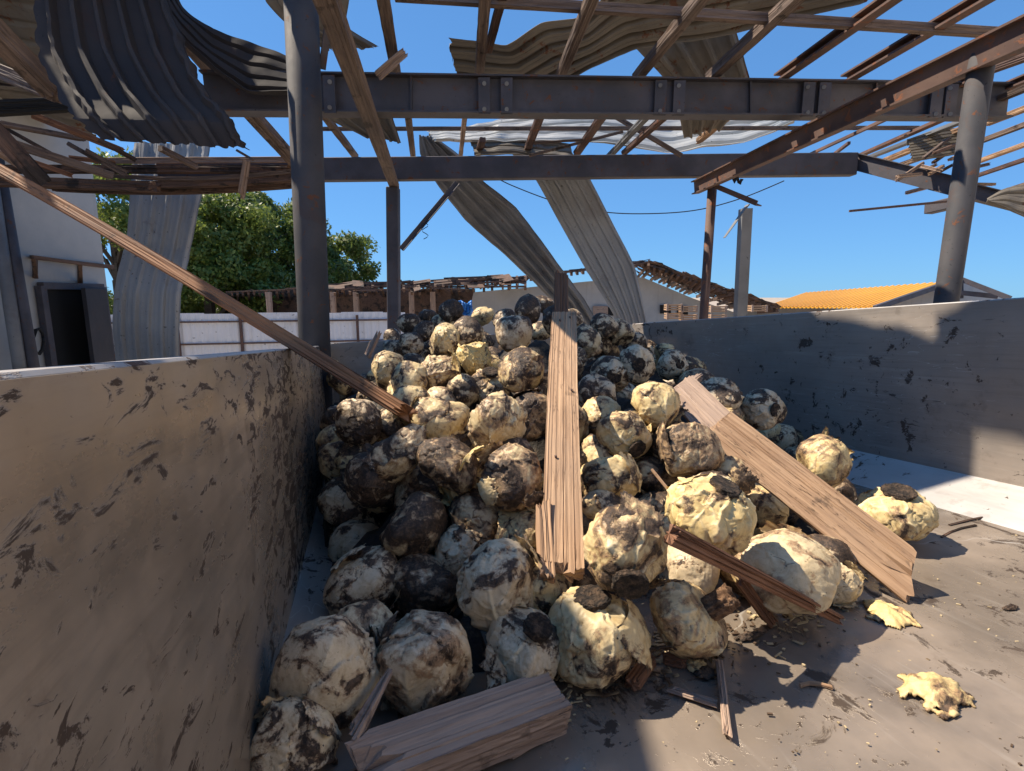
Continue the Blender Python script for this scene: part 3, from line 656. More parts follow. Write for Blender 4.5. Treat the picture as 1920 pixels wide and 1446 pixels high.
# --- crest, further away and mostly in shade
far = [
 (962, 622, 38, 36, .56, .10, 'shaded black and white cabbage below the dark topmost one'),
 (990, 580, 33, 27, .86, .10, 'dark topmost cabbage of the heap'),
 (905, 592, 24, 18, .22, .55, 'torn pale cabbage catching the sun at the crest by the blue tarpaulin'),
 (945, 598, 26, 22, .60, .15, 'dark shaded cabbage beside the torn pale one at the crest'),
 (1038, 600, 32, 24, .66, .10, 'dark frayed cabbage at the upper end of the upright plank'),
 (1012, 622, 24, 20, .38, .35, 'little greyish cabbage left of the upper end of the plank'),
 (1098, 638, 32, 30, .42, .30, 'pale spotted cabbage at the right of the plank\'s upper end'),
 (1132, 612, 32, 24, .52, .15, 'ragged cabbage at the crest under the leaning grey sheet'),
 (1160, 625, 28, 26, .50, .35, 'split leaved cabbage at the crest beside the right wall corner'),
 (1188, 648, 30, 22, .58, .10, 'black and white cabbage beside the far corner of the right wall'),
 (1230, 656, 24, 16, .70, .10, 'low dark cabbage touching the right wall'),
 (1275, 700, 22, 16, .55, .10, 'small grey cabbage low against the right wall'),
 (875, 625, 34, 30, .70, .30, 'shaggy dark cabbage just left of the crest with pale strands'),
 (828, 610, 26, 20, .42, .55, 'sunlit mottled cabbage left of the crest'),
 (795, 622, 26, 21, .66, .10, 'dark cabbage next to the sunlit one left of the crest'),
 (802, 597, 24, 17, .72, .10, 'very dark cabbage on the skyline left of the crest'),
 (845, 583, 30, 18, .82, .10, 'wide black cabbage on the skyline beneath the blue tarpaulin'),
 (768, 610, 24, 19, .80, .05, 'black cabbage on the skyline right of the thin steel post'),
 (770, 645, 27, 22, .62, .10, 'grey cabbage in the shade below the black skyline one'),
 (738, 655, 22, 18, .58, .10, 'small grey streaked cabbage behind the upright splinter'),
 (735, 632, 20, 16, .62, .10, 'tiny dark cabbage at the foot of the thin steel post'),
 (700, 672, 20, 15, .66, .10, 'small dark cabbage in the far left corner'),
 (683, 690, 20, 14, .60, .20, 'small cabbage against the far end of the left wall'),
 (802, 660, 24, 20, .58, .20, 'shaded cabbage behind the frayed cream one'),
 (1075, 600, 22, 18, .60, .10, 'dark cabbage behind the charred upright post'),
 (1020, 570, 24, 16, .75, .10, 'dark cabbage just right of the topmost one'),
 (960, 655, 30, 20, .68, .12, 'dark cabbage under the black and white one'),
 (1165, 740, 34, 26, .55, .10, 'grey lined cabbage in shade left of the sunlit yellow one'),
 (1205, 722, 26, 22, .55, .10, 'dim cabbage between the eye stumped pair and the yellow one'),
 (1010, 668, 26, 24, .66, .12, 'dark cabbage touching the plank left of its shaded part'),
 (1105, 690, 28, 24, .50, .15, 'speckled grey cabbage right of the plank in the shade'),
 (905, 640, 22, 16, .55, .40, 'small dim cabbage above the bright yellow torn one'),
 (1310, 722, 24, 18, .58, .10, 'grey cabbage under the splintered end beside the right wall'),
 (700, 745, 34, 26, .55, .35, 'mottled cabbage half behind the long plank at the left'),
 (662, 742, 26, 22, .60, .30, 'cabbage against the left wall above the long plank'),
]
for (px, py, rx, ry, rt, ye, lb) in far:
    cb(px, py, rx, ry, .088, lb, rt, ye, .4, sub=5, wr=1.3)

HEAP = [(625, 690), (700, 640), (760, 600), (850, 585), (1000, 570), (1150, 600), (1250, 640), (1300, 690), (1480, 770), (1500, 830), (1560, 900), (1600, 1000), (1540, 1080), (1440, 1110), (1330, 1180), (1200, 1180), (1080, 1180), (980, 1230), (860, 1260), (620, 1260), (600, 1100), (600, 780)]
def inpoly(x, y, P):
    c = False
    for i in range(len(P)):
        (x1, y1), (x2, y2) = P[i-1], P[i]
        if (y1 > y) != (y2 > y) and x < (x2-x1)*(y-y1)/(y2-y1)+x1: c = not c
    return c
# one continuous dark leaf layer, added under the heads to blacken the gaps
pts = np.array([tuple(BMI @ p) for p, R in placed]); rad = np.array([R for p, R in placed])
def heap_h(u, v):
    d2 = (pts[:, 0]-u)**2+(pts[:, 1]-v)**2+.0008; wgt = d2**-1.6; h = float((wgt*(pts[:, 2]-.02)).sum()/wgt.sum()); dm = math.sqrt(float(d2.min()))
    if v > 3.2: h = min(h, -.13-(v-3.2)*.18)
    k = min(1, max(0, (dm-.16)/.22))
    if v > 2.2 and u < 1.9: k = 0 if v < 3.0 or u < 1.7 else k
    return h*(1-k)+(WF-.05)*k, dm
NU, NVV = 70, 100; vs = []; fs = []
for i in range(NU+1):
    for j in range(NVV+1):
        u = UL+.02+(UR-UL-.04)*i/NU; v = .55+(VB-.6)*j/NVV; h, dm = heap_h(u, v)
        bp = pix(BM @ Vector((u, v, h)))
        if v < 1.4 and u > .25: h = WF-.08
        if not inpoly(bp[0], bp[1]+95, HEAP) or not inpoly(bp[0]+30, bp[1], HEAP): h = WF-.08
        h = h-.15+.05*float(fbm(np.array([[u*9, v*9, 0]]), 4, 5)[0])
        vs.append((u, v, max(h, WF-.06)))
for i in range(NU):
    for j in range(NVV):
        k = i*(NVV+1)+j; fs.append((k, k+NVV+1, k+NVV+2, k+1))
g = NT('gap_black_leaf'); v_ = g.coord(); a_ = g.noise(v_, 16, 8, .7, .8)
mm = g.out(g.mix(g.step(a_, .50, .70), (.014, .011, .009), (.13, .09, .05)), .7, 0, g.bump(a_, 1, .02))
o = link('gap_leaf_layer', mesh('gap_leaf_layer', vs, fs, True), mm, mw=BM); tag(o, 'dark rotten leaf layer added to blacken the gaps between the cabbages', 'rotten leaves', kind='stuff')

# heads that show only in the gaps
fill = [cab_mesh(900+i, 5, 1.3, [1, .85, .9, 1.05, .8][i]) for i in range(5)]
heads = [(p.copy(), R, pix(p)) for p, R in placed]
rng = random.Random(11); nf = 0; fillers = []
for it in range(30000):
    u = rng.uniform(UL+.1, UR-.1); v = rng.uniform(.85, VB-.15); h, dm = heap_h(u, v)
    if h < WF+.06 or dm > .30 and v < 2.2: continue
    R = rng.uniform(.066, .092); p = BM @ Vector((u, v, max(h-rng.uniform(-.01, .05), WF+R*.8)))
    if any((p-q).length < (R+S)*.66 for q, S in placed): continue
    x, y, d = pix(p); bad = False
    if d < .3: continue
    rp = F*R/d
    for q, S, (x2, y2, d2) in heads:
        if d < d2+.03 and math.hypot(x-x2, y-y2) < rp+F*S/d2*.45: bad = True; break
    if bad or (y-rp < 572+abs(x-980)*.16 and v > 2.2): continue
    if not inpoly(x, y, HEAP): continue
    if x > 1480 and y < 820: continue
    placed.append((p, R)); nf += 1
    lit = rng.random()
    o = link('cabbage', fill[nf % 5], None, mw=up_mat(p, R, (rng.uniform(-1, 1), rng.uniform(-1, 1), rng.uniform(-1, .4)), rng.uniform(0, 6.28)))
    o.color = (rng.uniform(.38, .72), rng.uniform(.2, .8), rng.uniform(.2, 1), 1)
    fillers.append((o, p, R)); tag(o, None, 'cabbage', GRP)
    if nf > 300: break
print('fillers', nf)

# loose leaves and lumps lying on the bin floor
def scrap(px, py, size, label, seed, yel=.6, rot=.3, squash=.45, spin=0):
    n = 40; vs = []; us = []
    for i in range(n+1):
        for j in range(n+1): us.append((i/n*2-1, j/n*2-1))
    U = np.array(us); P3 = np.c_[U*1.4, np.full(len(U), seed*.37)]
    h = .35*np.abs(fbm(P3*1.3, 4, seed))+.38*np.clip(1-np.hypot(U[:, 0]*.9, U[:, 1]*1.1), 0, 1)+.10*fbm(P3*4, 3, seed+1)
    e = 1-np.hypot(U[:, 0], U[:, 1])+.45*fbm(P3*1.8, 4, seed+2)-.15
    P = np.c_[U[:, 0], U[:, 1]*squash*1.4, np.clip(h, .02, 9)*.75*sst(-.1, .3, e)]
    for i in range(n):
        for j in range(n):
            q = (i*(n+1)+j, (i+1)*(n+1)+j, (i+1)*(n+1)+j+1, i*(n+1)+j+1)
            if min(e[k] for k in q) > 0: vs.append(q)
    m = mesh('leaf', P, vs, True)
    a = m.attributes.new('leafedge', 'FLOAT', 'POINT'); a.data.foreach_set('value', np.exp(-np.clip(e, 0, 9)/.06).astype(np.float32))
    b = onbin(px, py, 2, WF+.004)
    M = BM @ Matrix.Translation(b) @ Matrix.Rotation(spin, 4, 'Z') @ Matrix.Diagonal((size, size, size, 1))
    o = link('cabbage_leaf', m, M_cab, mw=M); o.color = (rot, yel, .7, 1); s_ = o.modifiers.new('thickness', 'SOLIDIFY'); s_.thickness = .05
    tag(o, label, 'cabbage leaf', 'loose cabbage leaves on the bin floor'); return o
scrap(1752, 1300, .083, 'crumpled yellow leaf with a brown rib lying alone on the sunlit floor', 3, .75, .22, .6, .1)
scrap(1668, 1155, .070, 'torn yellow leaf lump under the splintered end of the pale board', 8, .85, .15, .9, -.1)
scrap(1305, 1245, .032, 'little pale leaf ball on a dark crust below the shaggy cabbage', 12, .6, .2, .9)
scrap(1850, 952, .035, 'small leaf crumb on the bright metal strip by the right wall', 15, .6, .3)
scrap(1320, 1262, .035, 'black flat crust on the floor below the shaggy cabbage', 17, .2, 1.2, .5)
scrap(1895, 1140, .030, 'thin blackened leaf on the floor at the right edge of the picture', 19, .2, 1.1, .3)
scrap(1405, 1195, .045, 'wet brown flat leaf on the floor right of the shaggy cabbage', 21, .3, .9, .3)

def torn(px, py, Y, size, label, seed, yel, rot):
    fm = flap_mesh(seed, 1.9, 0, .85, .25, 1.0, 30)
    o = link('torn_leaf', fm, None, mw=Matrix.Translation(at(px, py, Y)) @ Matrix.Rotation(seed*1.3, 4, Vector((.3, -.5, 1))) @ Matrix.Diagonal((size, size, size, 1)) @ Matrix.Translation((-1.0, 0, .1)))
    o.color = (rot, yel, .7, 1); s_ = o.modifiers.new('thickness', 'SOLIDIFY'); s_.thickness = .03; tag(o, label, 'cabbage leaf', 'torn cabbage leaves lying on the heap')
for a in [(878, 855, 1.52, .062, 'bright yellow green torn leaf in the central gap left of the plank', 31, .95, .1), (905, 925, 1.42, .05, 'pale torn leaf under the crusted brown cabbage', 32, .5, .2), (1000, 948, 1.36, .045, 'brown leaf rag beside the plank notch', 33, .5, .7),
          (640, 700, 2.6, .06, 'pale leaf rag on top of the heap by the left wall', 34, .3, .4), (760, 780, 1.85, .055, 'dry leaf rag beneath the long plank tip', 35, .5, .5), (1215, 980, 1.2, .045, 'frayed brown leaf between the mottled and the yellow wrinkled cabbages', 36, .5, .65),
          (1385, 905, 1.45, .05, 'dried leaf curling beside the left edge of the pale board', 37, .6, .6), (1395, 1030, 1.22, .04, 'thin cream leaf under the pale board near its lower end', 38, .7, .3), (860, 690, 2.2, .07, 'yellowish leaf shred in the sunny middle of the heap', 39, .9, .25),
          (1240, 1215, 1.1, .04, 'dark leaf rag at the foot of the shaggy cabbage', 40, .3, .9), (720, 1180, 1.05, .05, 'blackened leaf between the long white and the upright whitish cabbages', 41, .1, .8), (1100, 960, 1.35, .04, 'leaf shred on the right edge of the upright plank', 42, .6, .4)]: torn(*a)

# crumbs and dirt on the floor
mb = MB(); rng = random.Random(5)
for k in range(900):
    u = rng.uniform(.1, 2.2); v = rng.uniform(.55, 2.4); d = min(1, rng.random())
    s = rng.choice([.0007, .0011, .0016, .0024])*rng.uniform(.7, 1.5); an = rng.uniform(0, 3.14)
    p = BM @ Vector((u, v, WF+.001+s*.5)); x = (BL*math.cos(an)+BA*math.sin(an)); y = BW.cross(x)
    mb.box(p, x*s*rng.uniform(.7, 2.0), y*s*.7, BW*s*.4)
for k in range(420):
    t_ = rng.random(); q0 = onbin(1000+560*t_+rng.gauss(0, 35), 1275-170*t_+abs(rng.gauss(0, 38)), 2, WF)
    s = rng.uniform(.0015, .0055); an = rng.uniform(0, 3.14); p = BM @ Vector((q0.x, q0.y, WF+.001+s*.35)); x = (BL*math.cos(an)+BA*math.sin(an)); y = BW.cross(x)
    mb.box(p, (x+BW*rng.uniform(-.1, .1))*s*rng.uniform(.8, 3.5), y*s*rng.uniform(.3, .9), BW*s*.35)
g = NT('pale_crumbs'); mc = g.out(g.mix(g.step(g.noise(g.coord(), 5, 3), .45, .55), (.08, .05, .03), (.50, .40, .24)), .9)
o = mb.build('crumbs', mc); tag(o, 'fine dried crumbs of leaf and wood scattered over the bin floor', 'crumbs', kind='stuff')

# ------------------------------------------------------------------ loose timber in the bin
def wood(name, p1, p2, wd, ht, mat, label, cat='plank', group=None, **k):
    o = bar(name, p1, p2, wd, ht, mat, None, **k); return tag(o, label, cat, group)
def face(px, py, k=1.0): return (-ray(px, py).normalized()*k+Vector((0, 0, 1))*(1-k)).normalized()
def onf(px, py, h=0.0):
    return BM @ onbin(px, py, 2, WF+h)
# central upright plank (a few rusty nails stay in it)
wood('plank', at(1055, 1088, 1.17), at(1058, 592, 2.25), .098, .045, M_woodpale, 'long pale plank running straight up the middle of the cabbage heap', jag=(.05, .01), rough=.004, bow=(.004, .012), seg=20, up=face(1055, 850, .8))
plk = [o for o in C.objects if o.name == 'plank'][0]
for fx, fy in ((.30, .02), (.55, -.028), (.93, .015), (.95, -.025)):
    Lp = (at(1055, 1088, 1.17)-at(1058, 592, 2.25)).length; M_ = plk.matrix_basis; b_ = .012*math.sin(math.pi*fx)
    bar('nail', M_ @ Vector((fx*Lp, fy, .018+b_)), M_ @ Vector((fx*Lp+.004, fy+.003, .030+b_)), .007, .007, M_rusty, plk, kind='tube')
wood('plank', at(1026, 1096, 1.17), at(1017, 940, 1.36), .034, .05, M_woodpale, 'grooved broken sliver along the lower left side of the upright plank', jag=(.03, .05), rough=.006)
# long diagonal plank from the upper left
o = wood('plank', at(-190, 215, 2.75), at(792, 792, 1.66), .098, .045, M_woodold, 'long brown weathered plank slanting down from the upper left over the bin rim', jag=(.02, .16), rough=.004, bow=(0, .02), seg=24, roll=-.5)
# right boards
wood('board', at(1338, 792, 1.84), onf(1750, 1113, .03), .132, .022, M_woodpale, 'wide pale board with a jagged lower end, slanting down to the right', 'board', jag=(.03, .17), rough=.004, seg=20, up=face(1530, 930, .7))
wood('board', at(1268, 720, 2.12), at(1352, 806, 1.87), .132, .022, M_woodgrey, 'grey shaded board end behind the top of the wide pale board', 'board', jag=(.06, .03), rough=.003, up=face(1310, 760, .7))
wood('batten', at(1246, 996, 1.06), onf(1583, 1166, .024), .034, .034, M_woodred, 'reddish splintered batten tapering to a point on the sunlit floor', 'batten', jag=(.04, .07), rough=.007, taper=(1.1, .55), seg=10)
wood('batten', at(1385, 1085, 1.22), onf(1446, 1168, .012), .024, .022, M_woodred, 'short reddish stick under the splintered batten', 'wood stick', jag=(.03, .03), rough=.005)
wood('beam', BM @ onbin(610, 1478, 2, WF+.085), BM @ onbin(1046, 1312, 2, WF+.036), .100, .066, M_woodgrey, 'thick squared dusty timber lying at the bottom edge, its left end splintered', 'timber', jag=(.16, .012), rough=.004, seg=18, roll=.12)
wood('stick', at(652, 1400, .80), at(745, 1232, .98), .020, .016, M_woodgrey, 'thin grey splinter leaning between the two long white cabbages', 'wood splinter', jag=(.05, .06), rough=.004, taper=(1.2, .5))
wood('wood_chunk', onf(1182, 1288, .014), onf(1222, 1232, .02), .030, .022, M_woodred, 'bright orange brown wood chunk on the floor below the ribbed cabbage', 'wood chunk', jag=(.02, .02), rough=.004)
wood('wood_chunk', onf(1238, 1232, .012), onf(1292, 1246, .012), .018, .02, M_woodred, 'short orange wood sliver at the foot of the shaggy cabbage', 'wood chunk', jag=(.02, .02), rough=.003)
wood('stick', onf(1349, 1240, .012), onf(1366, 1394, .008), .0135, .012, M_woodgrey, 'narrow stick standing out on the sunlit floor, pointing at the camera', 'wood stick', jag=(.01, .06), rough=.003)
wood('bark_strip', onf(1245, 1288, .006), onf(1350, 1322, .006), .020, .005, M_woodgrey, 'thin curled bark strip left of the narrow stick on the floor', 'bark strip', jag=(.05, .02), rough=.003)
wood('stick', onf(952, 1418, .006), onf(1010, 1386, .006), .014, .008, M_woodgrey, 'pale wood flake beside the end of the squared timber', 'wood splinter', jag=(.02, .02), rough=.003)
wood('stick', at(1222, 880, 1.42), at(1256, 922, 1.36), .006, .006, M_woodpale, 'thin pale straw lying over the brown skinned cabbage', 'straw')
wood('board', at(688, 672, 2.95), at(712, 617, 3.0), .055, .02, M_woodgrey, 'short splintered grey board standing in the far left corner', 'board', jag=(.03, .12), rough=.006)
wood('post', at(1052, 600, 2.9), at(1052, 508, 3.0), .070, .055, M_wooddark, 'charred stub of a post rising behind the crest of the heap', 'post', jag=(.02, .05), rough=.006)
wood('board', at(1262, 742, 2.1), at(1318, 700, 2.2), .05, .02, M_woodgrey, 'frayed dark board end beside the right wall above the slanting board', 'board', jag=(.03, .08), rough=.006)
for k, (a, b, c, d, lb) in enumerate([(1600, 1128, 1672, 1135, 'straw thin stick across the shadow behind the torn leaf lump'), (1500, 1285, 1560, 1289, 'fine straw on the open sunlit floor'), (1780, 985, 1910, 960, 'long thin black twig lying along the edge of the bright strip'), (1765, 1008, 1830, 985, 'forked black twig right of the disc topped cabbage')]):
    dk = 'black' in lb
    wood('twig', onf(a, b, .004), onf(c, d, .004), .005 if not dk else .006, .004, M_wooddark if dk else M_woodpale, lb, 'twig', rough=.003, bow=(.01, 0))

# ------------------------------------------------------------------ the wrecked open shed around the bin
shed = empty('wrecked_shed', (0, 5, 0), 'wrecked open steel shed with bare roof beams and purlins, standing over the bin', 'shed')
def gpt(p): return Vector((p.x, p.y, 0))
def column(px1, py1, px2, py2, Y, wd, mat, name='steel_column', kind='tube', **k):
    a = at(px1, py1, Y); b = at(px2, py2, Y); d = (b-a); b2 = a+d*((0.0-a.z)/d.z)
    return bar(name, b2, a, wd, wd, mat, shed, kind=kind, **k)
def sb(name, p1, p2, wd, ht, mat, **k): return bar(name, p1, p2, wd, ht, mat, shed, **k)
c1 = column(552, -300, 590, 640, 3.35, .188, M_col)
sb('steel_bracket', at(618, 25, 3.3), at(604, 130, 3.42), .04, .012, M_beam)
c2 = column(737, 352, 739, 625, 6.3, .135, M_beam, kind='box')
c3 = column(1843, 100, 1775, 560, 3.05, .118, M_col)
c4 = column(1336, 345, 1320, 585, 6.2, .10, M_rusty)
c5 = column(1398, 392, 1388, 585, 6.3, .115, M_sheetgrey, kind='C', t=.02)
# main beams with bolted plates
b1 = sb('roof_beam', at(385, 176, 4.02), at(1888, 192, 4.72), .14, .262, M_beam, kind='I', t=.012)
for px in (618, 908, 950, 1238, 1273, 1515, 1545, 1755, 1782):
    s = (px-385)/(1888-385); Y = 4.02/(1-s*(1-4.02/4.72)) if True else 0
    Y = 4.02+(4.72-4.02)*s; py = 176+16*s-1
    pl = bar('splice_plate', at(px-11, py, Y-.075), at(px+11, py, Y-.075), .02, .25, M_beam, b1)
    for dy in (-24, 24):
        bar('bolt', at(px, py+dy, Y-.10), at(px, py+dy, Y-.075), .030, .030, M_sheetgrey, pl, kind='tube')
for px in (772, 1405, 1640):
    s = (px-385)/1503; Y = 4.02+.7*s
    bar('web_stiffener', at(px, 176+16*s-36, Y-.035), at(px, 176+16*s+30, Y-.035), .012, .06, M_beam, b1, up=Vector((0, 1, 0)))
b2 = sb('roof_beam', at(300, 322, 6.3), at(1602, 309, 6.55), .13, .245, M_beam, kind='box')
# charred timber packing along the left half of the rear beam
for i, (a, b, Y, wd, ht, m_) in enumerate([((-60, 318), (552, 318), 6.0, .1, .07, M_wooddark), ((60, 342), (556, 334), 5.9, .12, .06, M_wooddark), ((90, 352), (552, 346), 6.05, .14, .05, M_wooddark), ((-60, 338), (300, 352), 5.8, .12, .09, M_wooddark), ((170, 302), (552, 300), 6.1, .05, .05, M_woodgrey), ((200, 330), (552, 322), 5.85, .05, .03, M_woodroof)]):
    sb('charred_packing', at(*a, Y), at(*b, Y), wd, ht, m_, rough=.012, bow=(0, -.05 if i in (1, 2, 5) else 0), jag=(.1, .1), seg=16)
# long level girders under the beams
sb('column_girder', atz(1303, 352, 1.24), atz(1990, 30, 1.24), .09, .145, M_rusty, kind='I', t=.012, roll=.12)
sb('column_girder', atz(592, -60, 1.25), atz(741, 352, 1.25), .095, .085, M_woodroof, rough=.006, jag=(.0, .03), seg=12)
Z = 1.70
def purlin(x1, y1, x2, y2, wd, ht, mat, z=Z, kind='box', **k):
    return sb('purlin', atz(x1, y1, z), atz(x2, y2, z), wd*.82, ht*.82, mat, kind=kind, **k)
R_ = M_woodroof
purlin(712, -40, 743, 140, .085, .075, R_, rough=.006)
purlin(912, -40, 898, 148, .075, .09, R_, rough=.006)
purlin(950, -40, 915, 95, .06, .05, M_rusty, rough=.006, z=1.78)
purlin(1124, -40, 1050, 144, .075, .09, R_, rough=.006)
purlin(1344, -40, 1192, 148, .075, .09, R_, rough=.006)
purlin(1530, -40, 1328, 148, .075, .09, R_, rough=.006)
purlin(1722, -40, 1458, 148, .085, .085, M_rusty, kind='C', t=.014)
purlin(1905, -40, 1583, 150, .085, .085, M_rusty, kind='C', t=.014)
purlin(1990, 62, 1792, 160, .08, .08, M_rusty, kind='C', t=.014)
purlin(1990, 120, 1882, 165, .08, .08, M_rusty, kind='C', t=.014)
# between and beyond the beams
for a in [(600, 205, 668, 295, .08, R_), (764, 205, 775, 295, .07, R_), (873, 205, 862, 308, .05, M_woodgrey), (1018, 205, 984, 292, .09, M_rusty), (1138, 205, 1078, 292, .09, M_rusty),
          (1222, 208, 1130, 306, .07, M_sheetgrey), (1262, 205, 1164, 292, .07, M_rusty), (1372, 212, 1305, 268, .08, M_woodpale), (905, 262, 893, 292, .08, M_rusty)]:
    purlin(a[0], a[1], a[2], a[3], a[4], .06, a[5], rough=.006, jag=(0, .15))
for a in [(1680, 215, 1518, 290, .035), (1592, 268, 1563, 290, .04)]: purlin(a[0], a[1], a[2], a[3], a[4], .04, M_rusty)
purlin(1775, 218, 1598, 296, .09, .07, M_rusty, kind='L', t=.012)
purlin(1812, 222, 1608, 302, .09, .07, M_sheetgrey, kind='L', t=.012)
purlin(1830, 232, 1650, 305, .10, .06, M_woodpale, rough=.01, jag=(.1, .2))
for a in [((550, 242), (1722, 240), 6.0, .035), ((1142, 212), (1278, 292), 6.2, .04), ((1168, 247), (992, 292), 6.3, .025), ((1100, 262), (1000, 268), 6.2, .02)]:
    sb('tie_rod', at(*a[0], a[2]), at(*a[1], a[2]), a[3], a[3], M_woodroof, rough=.003)
sb('tie_beam', at(740, -8, 3.55), at(1870, 62, 3.75), .05, .05, M_woodroof, rough=.004)
# far right bays
for a in [((1600, 302), (1800, 352), 6.6, 5.7, .10, .18, M_beam, 'I'), ((1790, 352), (1960, 395), 5.7, 5.4, .10, .14, M_beam, 'I'),
          ((1740, 392), (1800, 378), 5.4, 5.1, .10, .10, M_beam, 'box'), ((1592, 396), (1775, 378), 5.2, 5.0, .02, .02, M_rusty, 'box')]:
    sb('roof_truss_member', at(*a[0], a[2]), at(*a[1], a[3]), a[4], a[5], a[6], kind=a[7])
for k, a in enumerate([(1985, 86, 1835, 140), (1985, 210, 1812, 275), (1985, 248, 1815, 310), (1985, 278, 1822, 333), (1985, 325, 1820, 378), (1985, 180, 1850, 232), (1985, 345, 1835, 372), (1985, 140, 1875, 185)]):
    purlin(a[0], a[1], a[2], a[3], .07, .05, [M_rusty, M_woodroof, M_woodpale][k % 3], z=1.6, rough=.005)
purlin(1740, 292, 1652, 322, .05, .05, M_woodgrey, z=1.5, rough=.01); purlin(1800, 335, 1700, 362, .05, .04, M_woodgrey, z=1.3, rough=.01)
rg = random.Random(21)
for k in range(12):
    x = rg.uniform(1655, 1812); y = rg.uniform(285, 352); an = rg.uniform(-.7, .25); l = rg.uniform(25, 70); Yd = rg.uniform(5.3, 6.2)
    sb('broken_batten', at(x, y, Yd), at(x+l*math.cos(an), y+l*math.sin(an), Yd+rg.uniform(-.2, .2)), rg.uniform(.02, .05), .025, [M_woodgrey, M_woodroof, M_woodpale, M_wooddark][k % 4], rough=.006, jag=(.02, .05))
for k in range(9):
    x = rg.uniform(-10, 190); y = rg.uniform(205, 300); an = rg.uniform(.1, .55); l = rg.uniform(50, 130); Yd = rg.uniform(4.6, 5.8)
    sb('broken_batten', at(x, y, Yd), at(x+l*math.cos(an), y+l*math.sin(an), Yd+.2), rg.uniform(.03, .06), .03, [M_woodroof, M_wooddark, M_woodred][k % 3], rough=.008, jag=(.03, .08))
sb('edge_angle', at(1342, 348, 6.1), at(1424, 382, 5.6), .09, .05, M_rusty, kind='L', t=.012)
# upper left corner of the roof
for a in [((-40, 30), (105, 175), 3.0, 3.4, .10, .10, M_woodroof), ((-40, 118), (110, 180), 3.6, 3.4, .09, .08, M_woodroof), ((-20, 232), (88, 350), 3.2, 3.3, .10, .085, M_wooddark),
          ((0, 262), (215, 332), 4.2, 4.6, .07, .05, M_woodroof), ((60, 215), (235, 285), 5.0, 5.4, .06, .05, M_woodred), ((300, 278), (372, 315), 5.2, 5.6, .05, .05, M_woodroof),
          ((352, 82), (440, 185), 4.4, 4.9, .10, .06, M_woodroof), ((432, 170), (556, 308), 4.8, 6.0, .13, .07, M_woodroof), ((-40, 205), (130, 196), 3.9, 4.3, .10, .09, M_black),
          ((0, 232), (160, 262), 5.0, 5.6, .05, .04, M_woodroof), ((-20, 275), (70, 330), 4.6, 5, .05, .04, M_woodgrey)]:
    sb('rafter', at(*a[0], a[2]), at(*a[1], a[3]), a[4], a[5], a[6], rough=.008, jag=(0, .06))
sb('roof_batten', at(444, 282, 5.4), at(475, 300, 5.4), .03, .02, M_woodroof, rough=.004)

def loose(name, a, Ya, b, Yb, wd, ht, mat, label, cat, **k):
    return tag(bar(name, at(*a, Ya), at(*b, Yb), wd, ht, mat, None, **k), label, cat)
loose('broken_timber', (704, 146), 3.9, (760, 98), 4.0, .055, .05, M_woodgrey, 'short shattered timber stub lodged on the front roof beam', 'timber', jag=(.05, .12), rough=.012)
loose('broken_timber', (463, 300), 5.3, (451, 375), 5.3, .085, .03, M_woodgrey, 'pale splintered board hanging from the charred rear beam', 'timber', jag=(.02, .12), rough=.01)
loose('angle_bar', (858, 342), 6.2, (753, 467), 5.9, .055, .055, M_beam, 'thin dark angle bar hanging diagonally below the rear beam', 'steel bar', kind='L', t=.008)
loose('metal_strip', (1402, 384), 5.9, (1358, 446), 5.9, .10, .01, M_sheetgrey, 'narrow bent metal strip dangling beside the far profiled post', 'metal strip', taper=(1, .6))
o = tube('wire', [at(797+6*math.sin(i*1.1), 418+i*3.4, 6.0) for i in range(10)], .004, M_black); tag(o, 'short curly wire dangling from the diagonal angle bar', 'wire')
pp = [at(x, y, 12) for x, y in ((925, 330), (960, 348), (1040, 378), (1120, 396), (1200, 401), (1300, 395), (1390, 372), (1480, 335))]
o = tube('cable', [cr(pp, t/6) for t in range(0, 42)], .011, M_black); tag(o, 'thin overhead cable sagging across the blue sky', 'cable')
o = tube('wire', [at(1375+i*2.5, 335+6*math.sin(i*1.7)+i, 6.0) for i in range(8)], .015, M_black); tag(o, 'scrap of torn wire tangled at the end of the rusty girder', 'wire')

# torn roof sheets
G2 = 'torn corrugated roof sheets'
def sh(rows, ribs, amp, mat, label, **k):
    return tag(sheet('roof_sheet', rows, ribs, amp, mat, None, **k), label, 'roof sheet', G2)
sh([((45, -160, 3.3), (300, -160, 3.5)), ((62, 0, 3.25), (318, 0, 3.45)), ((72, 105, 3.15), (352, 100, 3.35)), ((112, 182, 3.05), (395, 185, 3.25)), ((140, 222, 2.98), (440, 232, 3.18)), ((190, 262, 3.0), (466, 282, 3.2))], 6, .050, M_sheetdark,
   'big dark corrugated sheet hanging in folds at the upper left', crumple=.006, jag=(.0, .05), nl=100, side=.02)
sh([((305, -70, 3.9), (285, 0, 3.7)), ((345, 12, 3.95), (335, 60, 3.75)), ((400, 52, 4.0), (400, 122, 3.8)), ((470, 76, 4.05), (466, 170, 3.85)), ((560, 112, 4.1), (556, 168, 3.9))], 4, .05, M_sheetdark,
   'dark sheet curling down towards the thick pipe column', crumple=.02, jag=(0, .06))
sh([((-80, -60, 5.0), (-80, 160, 6.4)), ((0, -60, 5.0), (0, 155, 6.4)), ((110, -60, 5.0), (110, 190, 6.4))], 7, .04, M_sheettan, 'tan ribbed roof sheeting in the top left corner', crumple=.02)
sh([((-60, 160, 6.4), (-60, 200, 7.2)), ((0, 158, 6.4), (20, 205, 7.2)), ((170, 180, 6.6), (180, 262, 7.5))], 4, .03, M_sheettan, 'tan roof sheet sagging above the pale building', crumple=.04, jag=(0, .08))
